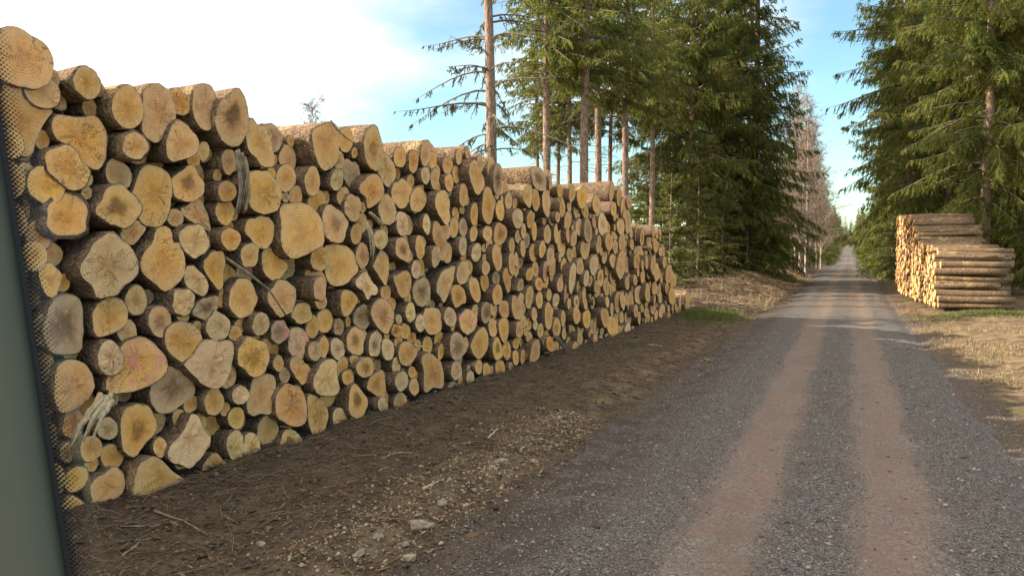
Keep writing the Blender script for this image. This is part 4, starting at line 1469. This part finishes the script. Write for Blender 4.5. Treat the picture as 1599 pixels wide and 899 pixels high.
# across the road
G3 = 'spruces across the road'
for px, zc, kd, s, rot, lab in [
    (1536, 43, K_ROADSIDE, 1.0, 0.4, 'spruce with a thick bare stem rising behind the short pile'),
    (1418, 60, K_ROADSIDE, 1.25, 1.1, 'big spruce overhanging the road past the short pile'),
    (1478, 54, K_ROADSIDE, 1.0, 3.1, 'dense spruce behind the middle of the short pile'),
    (1585, 50, K_FULL2, 1.0, 2.0, 'dark spruce in shade at the back of the short pile'),
    (1640, 42, K_FULL2, 1.0, 5.0, 'shaded spruce beyond the far ends of the short pile logs'),
    (1500, 66, K_FULL, 1.0, 0.9, 'spruce filling the wood behind the thick bare stem'),
    (1398, 74, K_FULL, 1.15, 2.2, 'spruce reaching over the road edge past the overhanging one'),
    (1455, 72, K_FULL2, 1.2, 4.2, 'spruce in the second row past the short pile'),
    (1560, 70, K_FULL, 1.0, 2.9, 'spruce deep in the wood behind the short pile')]:
    tree_px(kd, px, zc, s, rot, lab, group=G3, sz=s * 1.28)
for px, zc, s, rot, lab in [(1392, 66, 0.9, 0.5, 'young light green spruce at the wood edge past the short pile'), (1372, 78, 0.9, 2.5, 'second young spruce along the wood edge past the short pile'),
                            (1362, 92, 1.0, 4.0, 'third young spruce along the wood edge, towards the crest')]:
    tree_px(K_YOUNG, px, zc, s, rot, lab, name='young_spruce', group='young spruces past the short pile')
for i, (x, y, s) in enumerate([(5.0, 78, .95), (6.3, 86, 1.0), (4.9, 95, .8), (6.0, 104, .9), (5.0, 114, .75), (6.0, 126, .85), (5.2, 138, .7), (6.2, 150, .8), (9.5, 80, 1), (10, 98, 1), (10, 60, 1), (14, 52, 1), (13, 70, 1), (17, 60, 1), (18, 45, 1)]):
    place_tree((K_FULL, K_FULL2)[i % 2], x, y, s, i * 2.3, 'spruce lining the road past the short pile, %s of the row' % ordinal(i + 1), group='row of spruces past the short pile')
for i in range(50):
    side = -1 if i % 2 else 1
    y = 165 + (i // 2) * 13 + rng.uniform(-3, 3)
    x = side * rng.uniform(3.8, 7) - 0.4
    place_tree((K_FULL, K_FULL2)[i % 3 % 2], x, y, rng.uniform(0.5, 0.72), i * 1.7, 'distant spruce beyond the crest on the %s side, %s along' % ('birch' if side < 0 else 'short pile', ordinal(i // 2 + 1)), group='distant spruces beyond the crest')

for i in range(26):
    x, y = -16 + i * 1.25 + rng.uniform(-0.4, 0.4), 500 + rng.uniform(-25, 40)
    place_tree((K_FULL, K_FULL2)[i % 2], x, y, rng.uniform(0.55, 0.85), i * 2.1, 'spruce in the far wood that closes the road, %s from the birch side' % ordinal(i + 1), group='far wood closing the road')

# ------------------------------------------------------------------ ground cover
def grass(name, pts, h, mat, label, cat, lean=0.5, w=0.006, **kw):
    n = len(pts)
    mb = MB()
    P = np.stack([pts[:, 0], pts[:, 1], ground_z(pts[:, 0], pts[:, 1]) - 0.01], 1)
    az = rng.uniform(0, 6.28, n)
    l = np.abs(rng.normal(0, lean, n))
    D = unit(np.stack([np.cos(az) * l, np.sin(az) * l, np.ones(n)], 1))
    hh = h * rng.uniform(0.4, 1.3, n)
    S = unit(np.cross(D, rng.normal(0, 1, (n, 3))))
    bend = np.stack([np.cos(az), np.sin(az), -np.ones(n) * 0.6], 1) * (hh * l * 0.5)[:, None]
    blades(mb, P, D, hh, w * rng.uniform(0.6, 1.5, n), S, bend)
    return obj(name, mb.mesh(name), mat, None, kind='stuff', label=label, category=cat)


def clump_pts(n, x0, x1, y0, y1, seed, thr=0.0, f=1.2):
    fn = sines(seed, 12, f, f * 6)
    r = np.random.default_rng(seed)
    p = np.stack([r.uniform(x0, x1, n * 4), r.uniform(y0, y1, n * 4)], 1)
    v = fn(p[:, 0], p[:, 1])
    return p[v > thr][:n]


p = clump_pts(24000, 1.9, 7.0, 12, 45, 31, 0.25)
p = p[(p[:, 0] > 2.0 + 0.25 * rng.random(len(p))) & ~((p[:, 0] > 3.2) & (p[:, 1] > 37))]
grass('dry_grass', p, 0.14, M_STRAW, 'dry straw-coloured grass on the verge across the road', 'grass', 1.3, 0.006)
p = clump_pts(26000, -12, -3.4, 37, 85, 32, 0.05)
grass('ditch_grass', p, 0.5, M_STRAW, 'dry grass and straw on the bank past the long pile', 'grass', 0.6, 0.009)
cx, cy_ = ground_at(1108, 32)
p = np.stack([rng.normal(cx, 0.55, 6000), rng.normal(cy_ + 0.3, 1.5, 6000)], 1)
grass('green_grass', p, 0.26, M_GRASS, 'green grass tuft at the foot of the far pile end', 'grass', 0.6, 0.006)
p = np.stack([rng.normal(5.0, 1.2, 7000), rng.normal(35.4, 0.9, 7000)], 1)
p = p[p[:, 1] < 36.9]
grass('mossy_grass', p, 0.13, M_GRASS, 'low green grass before the short pile', 'grass', 0.7, 0.006)
p = clump_pts(5000, -6.9, -5.4, 10, 34, 35, 0.9, 0.8)
grass('pile_foot_grass', p, 0.09, M_GRASS, 'sparse short grass along the foot of the long pile', 'grass', 0.9, 0.004)
p = clump_pts(9000, 2.4, 6.5, 55, 110, 36, -0.2)
grass('far_verge_grass', p, 0.35, M_STRAW, 'dry grass at the wood edge past the short pile', 'grass', 0.6, 0.014)


def stones(name, X, Y, R, mat, zf, label, cat, kind='stuff'):
    n = len(X)
    base = np.array([(1, 0, 0), (0, 1, 0), (-1, 0, 0), (0, -1, 0), (0, 0, 1), (0, 0, -1)], float)
    base = np.concatenate([base, unit(np.array([(1, 1, 1), (-1, -1, 1)], float))])[:6]
    tris = np.array([(0, 1, 4), (1, 2, 4), (2, 3, 4), (3, 0, 4), (1, 0, 5), (2, 1, 5), (3, 2, 5), (0, 3, 5)])
    az = rng.uniform(0, 6.28, n)
    sc = np.stack([rng.uniform(0.7, 1.5, n), rng.uniform(0.6, 1.1, n), rng.uniform(0.4, 0.8, n)], 1)
    v = base[None] * (1 + rng.normal(0, 0.18, (n, 6, 1))) * sc[:, None, :] * R[:, None, None]
    c, s = np.cos(az)[:, None], np.sin(az)[:, None]
    v = np.stack([v[..., 0] * c - v[..., 1] * s, v[..., 0] * s + v[..., 1] * c, v[..., 2]], -1)
    v[..., 2] += 0.25 * v[..., 0] * rng.normal(0, 1, (n, 1))
    P = np.stack([X, Y, zf(X, Y) + R * 0.22], 1)
    v = (v + P[:, None, :]).reshape(-1, 3)
    f = (tris[None] + np.arange(n)[:, None, None] * 6).reshape(-1, 3)
    return obj(name, np_mesh(name, v, [f]), mat, None, kind=kind, label=label, category=cat)


def keep_track(X, Y):
    d = np.minimum(np.abs(X + 1.03), np.abs(X - 0.5))
    return rng.random(len(X)) < np.clip((d - 0.2) / 0.35, 0.02, 1)


n = 52000
Y = 3.5 + 24 * rng.random(n) ** 1.5
X = rng.uniform(ROAD_L - 0.1, ROAD_R + 0.2, n) + rng.normal(0, 0.18, n)
m = keep_track(X, Y)
X, Y = X[m], Y[m]
stones('gravel', X, Y, np.clip(np.exp(rng.normal(math.log(0.0085), 0.42, len(X))), 0.004, 0.03), M_STONE_GREY, lambda x, y: np.maximum(road_surf(x, y) * ((x > ROAD_L) & (x < ROAD_R)) - 9 * ((x <= ROAD_L) | (x >= ROAD_R)), ground_z(x, y)), 'loose grey gravel lying on the road', 'gravel')
n = 900
Y = 4 + 26 * rng.random(n) ** 1.4
X = rng.choice([-2.2, -0.25, 1.4], n) + rng.normal(0, 0.35, n)
stones('loose_stones', X, Y, np.clip(np.exp(rng.normal(math.log(0.019), 0.35, n)), 0.01, 0.045), M_STONE_GREY, road_surf, 'larger loose stones on the ridges beside the wheel tracks', 'gravel')
n = 3000
Y = rng.uniform(5.5, 13, n)
X = -4.15 + rng.normal(0, 0.42, n) + 0.25 * bump_c(Y * 2, Y * 0)
stones('pale_gravel', X, Y, np.clip(np.exp(rng.normal(math.log(0.014), 0.5, n)), 0.006, 0.05), M_STONE_YEL, ground_z, 'yellowish crushed stone along the road shoulder before the pile', 'gravel')
n = 9000
Y = 4.5 + 26 * rng.random(n) ** 1.3
X = rng.uniform(-7.1, -3.0, n)
stones('soil_crumbs', X, Y, np.clip(np.exp(rng.normal(math.log(0.012), 0.55, n)), 0.005, 0.05), mat_simple('soil_crumbs', (0.05, 0.036, 0.026), (0.17, 0.125, 0.085), island=True), ground_z, 'crumbs of dark soil between the pile and the road', 'soil')

# wood chips, bark shreds and needles of litter between pile and road
n = 2600
Y = 4.6 + 24 * rng.random(n) ** 1.2
X = rng.uniform(-7.2, -3.4, n)
mb = MB()
P = np.stack([X, Y, ground_z(X, Y) + 0.012], 1)
az = rng.uniform(0, 6.28, n)
D = unit(np.stack([np.cos(az), np.sin(az), rng.normal(0, 0.25, n)], 1))
blades(mb, P, D, 0.015 + 0.08 * rng.random(n) ** 2, 0.002 + 0.007 * rng.random(n) ** 2, unit(np.cross(D, np.array([0, 0, 1.0]) + rng.normal(0, 0.4, (n, 3)))))
obj('wood_chips', mb.mesh('wood_chips'), M_CHIP, None, kind='stuff', label='wood chips and bark shreds littering the soil before the pile', category='wood chips')
# bark flakes
n = 4500
Y = 4.6 + 26 * rng.random(n) ** 1.2
X = -7.3 + 3.8 * rng.random(n) ** 1.5
mb = MB()
az = rng.uniform(0, 6.28, n)
P = np.stack([X, Y, ground_z(X, Y) + 0.012], 1)
D = unit(np.stack([np.cos(az), np.sin(az), rng.normal(0, 0.2, n)], 1))
blades(mb, P, D, 0.03 + 0.14 * rng.random(n) ** 2, 0.008 + 0.022 * rng.random(n) ** 2, unit(np.cross(D, np.array([0, 0, 1.0]) + rng.normal(0, 0.35, (n, 3)))))
obj('bark_flakes', mb.mesh('bark_flakes'), mat_simple('bark_flakes', (0.05, 0.033, 0.022), (0.20, 0.125, 0.075), island=True), None, kind='stuff', label='brown bark flakes lying on the soil before the pile', category='bark')
# slash: brushwood on the bank past the pile, and twigs at the pile foot
mb = MB()
for k in range(4200):
    if k < 1700:
        x, y = rng.uniform(-9.5, -3.4), rng.uniform(36, 70)
        l, rr_ = rng.uniform(0.5, 2.4), rng.uniform(0.006, 0.03)
    else:
        x, y = -7.3 + 3.6 * rng.random() ** 1.6, 4.6 + 30 * rng.random() ** 1.3
        l, rr_ = 0.08 + 0.7 * rng.random() ** 2, rng.uniform(0.002, 0.007)
    az = rng.uniform(0, 6.28)
    tt = np.linspace(-0.5, 0.5, 4)
    px_ = x + np.cos(az) * l * tt + rng.normal(0, 0.04 * l, 4)
    py_ = y + np.sin(az) * l * tt + rng.normal(0, 0.04 * l, 4)
    pz = ground_z(px_, py_) + rr_ + np.abs(rng.normal(0, 0.03, 4)) + (rng.uniform(0, 0.3) if k < 1700 else 0)
    mb.tube(np.stack([px_, py_, pz], 1), np.linspace(rr_, rr_ * 0.5, 4), 3)
obj('brushwood', mb.mesh('brushwood'), M_BRUSH, None, kind='stuff', label='brown brushwood and twigs strewn along the ditch', category='brushwood')


# ------------------------------------------------------------------ single sticks, splinters and stones
def stick(name, pxs, mat, r0, r1, label, cat, lift=0.01, flat=None):
    """pxs: points on the ground given by sight line"""
    pts = []
    for a, b in pxs:
        d = ray(a, b)
        z = 0.05
        for _ in range(4):
            k = (z - CAM_H) / d[2]
            q = CAMP + d * k
            z = float(ground_z(q[0], q[1])) + lift
        pts.append(CAMP + d * k)
    pts = np.array(pts)
    t = np.linspace(0, 1, len(pts))
    tt = np.linspace(0, 1, 8)
    p = np.stack([np.interp(tt, t, pts[:, i]) for i in range(3)], 1)
    p[1:-1] += rng.normal(0, 0.008, (6, 3)) * np.array([1, 1, 0.4])
    c = p.mean(0)
    mb = MB()
    mb.tube(p - c, np.linspace(r0, r1, 8) * rng.uniform(0.85, 1.15, 8), 6)
    obj(name, mb.mesh(name, True), mat, None, c, label=label, category=cat, group='sticks on the soil before the pile')


stick('fallen_branch', [(475, 683), (515, 684), (545, 692)], M_STICK, 0.010, 0.006, 'thin bent twig at the foot of the orange log', 'branch')
stick('fallen_branch', [(240, 797), (290, 815), (322, 834)], M_STICK, 0.012, 0.006, 'thin twig on the soil before the triangular log', 'branch')
stick('fallen_branch', [(188, 821), (225, 821), (250, 819)], M_STICK, 0.008, 0.005, 'short straight twig beside the pillar', 'branch')
stick('fallen_branch', [(192, 866), (223, 842)], M_STICK, 0.010, 0.008, 'short pale stick lowest before the pile', 'branch')
stick('fallen_branch', [(604, 712), (625, 706), (645, 707)], M_STICK, 0.014, 0.008, 'dark curved stick on the soil in the middle of the verge', 'branch')
stick('wood_splinter', [(660, 763), (678, 754), (694, 747)], M_SPLINT, 0.020, 0.008, 'pale wood splinter on the soil near the crushed stone', 'splinter')
stick('wood_splinter', [(762, 684), (770, 676), (778, 668)], M_SPLINT, 0.016, 0.010, 'pale splinter standing out on dark soil towards the road', 'splinter')
stick('fallen_branch', [(1090, 586), (1118, 580), (1146, 574)], M_STICK, 0.022, 0.010, 'brown branch lying at the road edge', 'branch')
stick('fallen_branch', [(1012, 538), (1034, 541)], M_STICK, 0.035, 0.025, 'short stout branch before the far logs', 'branch')
stick('fallen_branch', [(1100, 560), (1112, 564)], M_STICK, 0.03, 0.02, 'stubby branch end by the road edge', 'branch')


def stone(px, py, r, label, mat=M_STONE, name='stone', sc=(1.3, 1.0, 0.6)):
    d = ray(px, py)
    z = 0.0
    for _ in range(4):
        k = (z - CAM_H) / d[2]
        q = CAMP + d * k
        z = float(ground_z(q[0], q[1]))
    import bmesh
    bm = bmesh.new()
    bmesh.ops.create_icosphere(bm, subdivisions=2, radius=r)
    ph = rng.uniform(0, 6.28, 6)
    for v in bm.verts:
        c = v.co / r
        kk = 1 + 0.16 * math.sin(3.1 * c.x + ph[0]) + 0.14 * math.sin(4.2 * c.y + ph[1] + c.z) + 0.10 * math.sin(6 * c.z + 3 * c.x + ph[2])
        v.co = Vector((c.x * sc[0], c.y * sc[1], max(c.z, -0.6) * sc[2])) * r * kk
    me_ = bpy.data.meshes.new(name)
    bm.to_mesh(me_)
    bm.free()
    o = obj(name, me_, mat, None, (q[0], q[1], z + r * 0.2), label=label, category='stone', group='stones on the verge')
    o.rotation_euler = (rng.normal(0, 0.2), rng.normal(0, 0.2), rng.uniform(0, 6.28))


for px, py, r, lab in [(660, 822, 0.085, 'pale angular stone, largest on the shoulder'), (782, 722, 0.075, 'flat pale stone on dark soil below the pile middle'),
                       (630, 852, 0.05, 'grey stone just below the largest pale stone'), (590, 838, 0.045, 'small stone before the largest pale stone'),
                       (740, 768, 0.05, 'pale stone among the crushed stone halfway up the shoulder'), (690, 787, 0.05, 'yellowish stone between shoulder stones'),
                       (640, 871, 0.06, 'stone at the bottom edge of the shoulder'), (835, 722, 0.06, 'yellowish stone at the far end of the shoulder gravel'),
                       (408, 850, 0.04, 'small light stone near the lowest sticks'), (728, 790, 0.04, 'small flat stone beside the yellowish one'),
                       (560, 866, 0.05, 'dull stone lowest on the soil side of the shoulder')]:
    stone(px, py, r, lab)


def face_stick(name, pts, reach, mat, r0, r1, label, cat):
    P = []
    for (a, b), rc in zip(pts, reach):
        s, z = face_point(a, b, rc)
        q = FACE_O + FACE_T * s + FACE_N * rc
        P.append((q[0], q[1], z))
    P = np.array(P)
    t = np.linspace(0, 1, len(P))
    tt = np.linspace(0, 1, 9)
    p = np.stack([np.interp(tt, t, P[:, i]) for i in range(3)], 1)
    c = p.mean(0)
    mb = MB()
    if r0 > 0.022:
        # fibres torn along the grain
        for k in range(9):
            off = FACE_T * rng.normal(0, r0 * 0.6) + np.array([0, 0, rng.normal(0, r0 * 0.2)]) + FACE_N * rng.normal(0, r0 * 0.35)
            a0, a1 = rng.uniform(0, 0.12), rng.uniform(0.7, 1.0)
            u = a0 + (a1 - a0) * tt
            pp = np.stack([np.interp(u, tt, p[:, i]) for i in range(3)], 1) + off * (1 + 0.4 * u[:, None]) + rng.normal(0, r0 * 0.08, (9, 3))
            mb.tube(pp - c, np.linspace(r0, r1, 9) * rng.uniform(0.3, 0.5), 5)
    else:
        mb.tube(p - c, np.linspace(r0, r1, 9) * rng.uniform(0.85, 1.15, 9), 6)
    obj(name, mb.mesh(name, True), mat, None, c, label=label, category=cat, group='branches caught in the pile')


face_stick('split_root', [(374, 232), (380, 265), (383, 295), (378, 325), (374, 338)], [.25, .3, .3, .26, .2], M_STICK, 0.055, 0.035, 'pale split root hanging down the upper pile', 'root')
face_stick('caught_branch', [(352, 402), (385, 425), (420, 452), (432, 470), (446, 492)], [.2, .3, .34, .3, .2], M_STICK, 0.02, 0.008, 'grey bent branch slanting across the pile face', 'branch')
face_stick('caught_branch', [(866, 523), (880, 540), (890, 560), (897, 588)], [.3, .35, .4, .45], M_STICK, 0.05, 0.02, 'pale broken branch leaning on the far lower logs', 'branch')
face_stick('torn_splinter', [(577, 330), (590, 342), (603, 358)], [.2, .25, .3], M_SPLINT, 0.03, 0.012, 'pale torn splinter below the yellow three-lobed log', 'splinter')
face_stick('torn_splinter', [(567, 342), (578, 362), (581, 388), (580, 405)], [.15, .25, .25, .2], M_SPLINT, 0.025, 0.018, 'curved peeled strip of wood hanging in the pile', 'splinter')
face_stick('torn_splinter', [(166, 616), (150, 640), (134, 664), (124, 694)], [.25, .32, .32, .28], M_SPLINT, 0.085, 0.02, 'broad pale torn strip below the pink-marked log', 'splinter')
face_stick('caught_branch', [(516, 188), (524, 200), (540, 215), (556, 225)], [.1, .15, .2, .2], M_STICK, 0.02, 0.006, 'thin dark twig on the big log at the pile top', 'branch')
face_stick('torn_splinter', [(648, 540), (662, 541), (672, 545)], [.2, .3, .25], M_SPLINT, 0.02, 0.008, 'short splinters above the large orange log', 'splinter')

# ------------------------------------------------------------------ window pillar of the vehicle the photograph was taken from
def mat_plain(name, c, rough=0.6, bump=None):
    t = NT(name)
    h = t.noise(900, t.pos(), 3) if bump else None
    return t.finish(c, rough, h, 0.3, 0.0006, 0.3)


M_TRIM = mat_plain('pillar_trim', (0.090, 0.098, 0.074), 0.8, True)
M_FRIT = mat_plain('black_print', (0.010, 0.010, 0.012), 0.5)
tg = NT('window_glass')
mx_ = tg.node('ShaderNodeMixShader', {0: 0.02})
tg.l.new(tg.node('ShaderNodeBsdfTransparent').outputs[0], mx_.inputs[1])
tg.l.new(tg.node('ShaderNodeBsdfGlossy', {'Roughness': 0.05}).outputs[0], mx_.inputs[2])
tg.l.new(mx_.outputs[0], tg.out.inputs['Surface'])
M_GLASS = tg.m

ZP = 0.62
edge_px = [(-102, -260), (-72, 0), (-38, 180), (4, 450), (36, 660), (74, 905), (122, 1200)]
edge = np.array([at_depth(a, b, ZP) for a, b in edge_px])
out_dir = -RIGHT
pill = obj('window_pillar', None, (), None, tuple(edge[-1]), label='grey-green window pillar of the vehicle with a dotted black glass border', category='window pillar')
base_p = edge[-1]
mb = MB()
rows = []
for q in edge - base_p:
    # rounded section: the inner edge curls away from the viewer
    rows.append([q + FWD * 0.030, q + FWD * 0.010 + out_dir * 0.001, q + FWD * 0.003 + out_dir * 0.005, q + out_dir * 0.012, q + out_dir * 0.09 - FWD * 0.004, q + out_dir * 0.12 + FWD * 0.01, q + out_dir * 0.12 + FWD * 0.035])
rows = np.array(rows)
nr, nc = rows.shape[:2]
i = np.arange(nr - 1)[:, None] * nc
j = np.arange(nc)[None, :]
j2 = (j + 1) % nc
mb.add(rows.reshape(-1, 3), np.stack([i + j, i + nc + j, i + nc + j2, i + j2], -1).reshape(-1, 4))
obj('trim', mb.mesh('trim', True), M_TRIM, pill)
# glass edge strip just behind the trim, with the printed border on it
gz_ = 0.024
def strip(o0, o1, z0, z1, name, mat):
    r_ = np.array([[q + RIGHT * o0 + FWD * z0, q + RIGHT * o1 + FWD * z0, q + RIGHT * o1 + FWD * z1, q + RIGHT * o0 + FWD * z1] for q in edge - base_p])
    n_ = len(r_)
    i = np.arange(n_ - 1)[:, None] * 4
    j = np.arange(4)[None, :]
    j2 = (j + 1) % 4
    m_ = MB()
    m_.add(r_.reshape(-1, 3), np.stack([i + j, i + j2, i + 4 + j2, i + 4 + j], -1).reshape(-1, 4))
    return obj(name, m_.mesh(name), mat, pill)


strip(-0.010, 0.031, gz_ + 0.0015, gz_ + 0.0055, 'glass_edge', M_GLASS)
strip(-0.008, 0.0050, gz_, gz_ + 0.0008, 'printed_border', M_FRIT)
mb = MB()
seglen = np.concatenate([[0], np.cumsum(np.linalg.norm(np.diff(edge, axis=0), axis=1))])
SP = 0.0038
k = 0
for col_ in range(8):
    off = 0.0055 + col_ * SP * 0.62
    rad = 0.00155 * (1 - col_ / 8.6)
    for s in np.arange(0, seglen[-1], SP):
        ss = s + (SP / 2 if col_ % 2 else 0)
        q = np.array([np.interp(ss, seglen, edge[:, a]) for a in range(3)]) - base_p
        c = q + RIGHT * off + FWD * (gz_ + 0.0004)
        an = np.arange(8) * math.pi / 4
        ring = c + (RIGHT[None] * np.cos(an)[:, None] + UP[None] * np.sin(an)[:, None]) * rad
        v = np.concatenate([ring, ring + FWD * 0.0008])
        jj = np.arange(8)
        mb.add(v, np.concatenate([np.stack([jj, (jj + 1) % 8, 8 + (jj + 1) % 8, 8 + jj], -1)]), np.array([(0, a, a + 1) for a in range(1, 7)]))
obj('printed_dots', mb.mesh('printed_dots'), M_FRIT, pill, kind='stuff')
print('LOGS', len(logs), 'rest', len(rest_attr), 'right', len(placed))
print('TRIS', sum(len(m.loops) - 2 * len(m.polygons) for m in bpy.data.meshes))
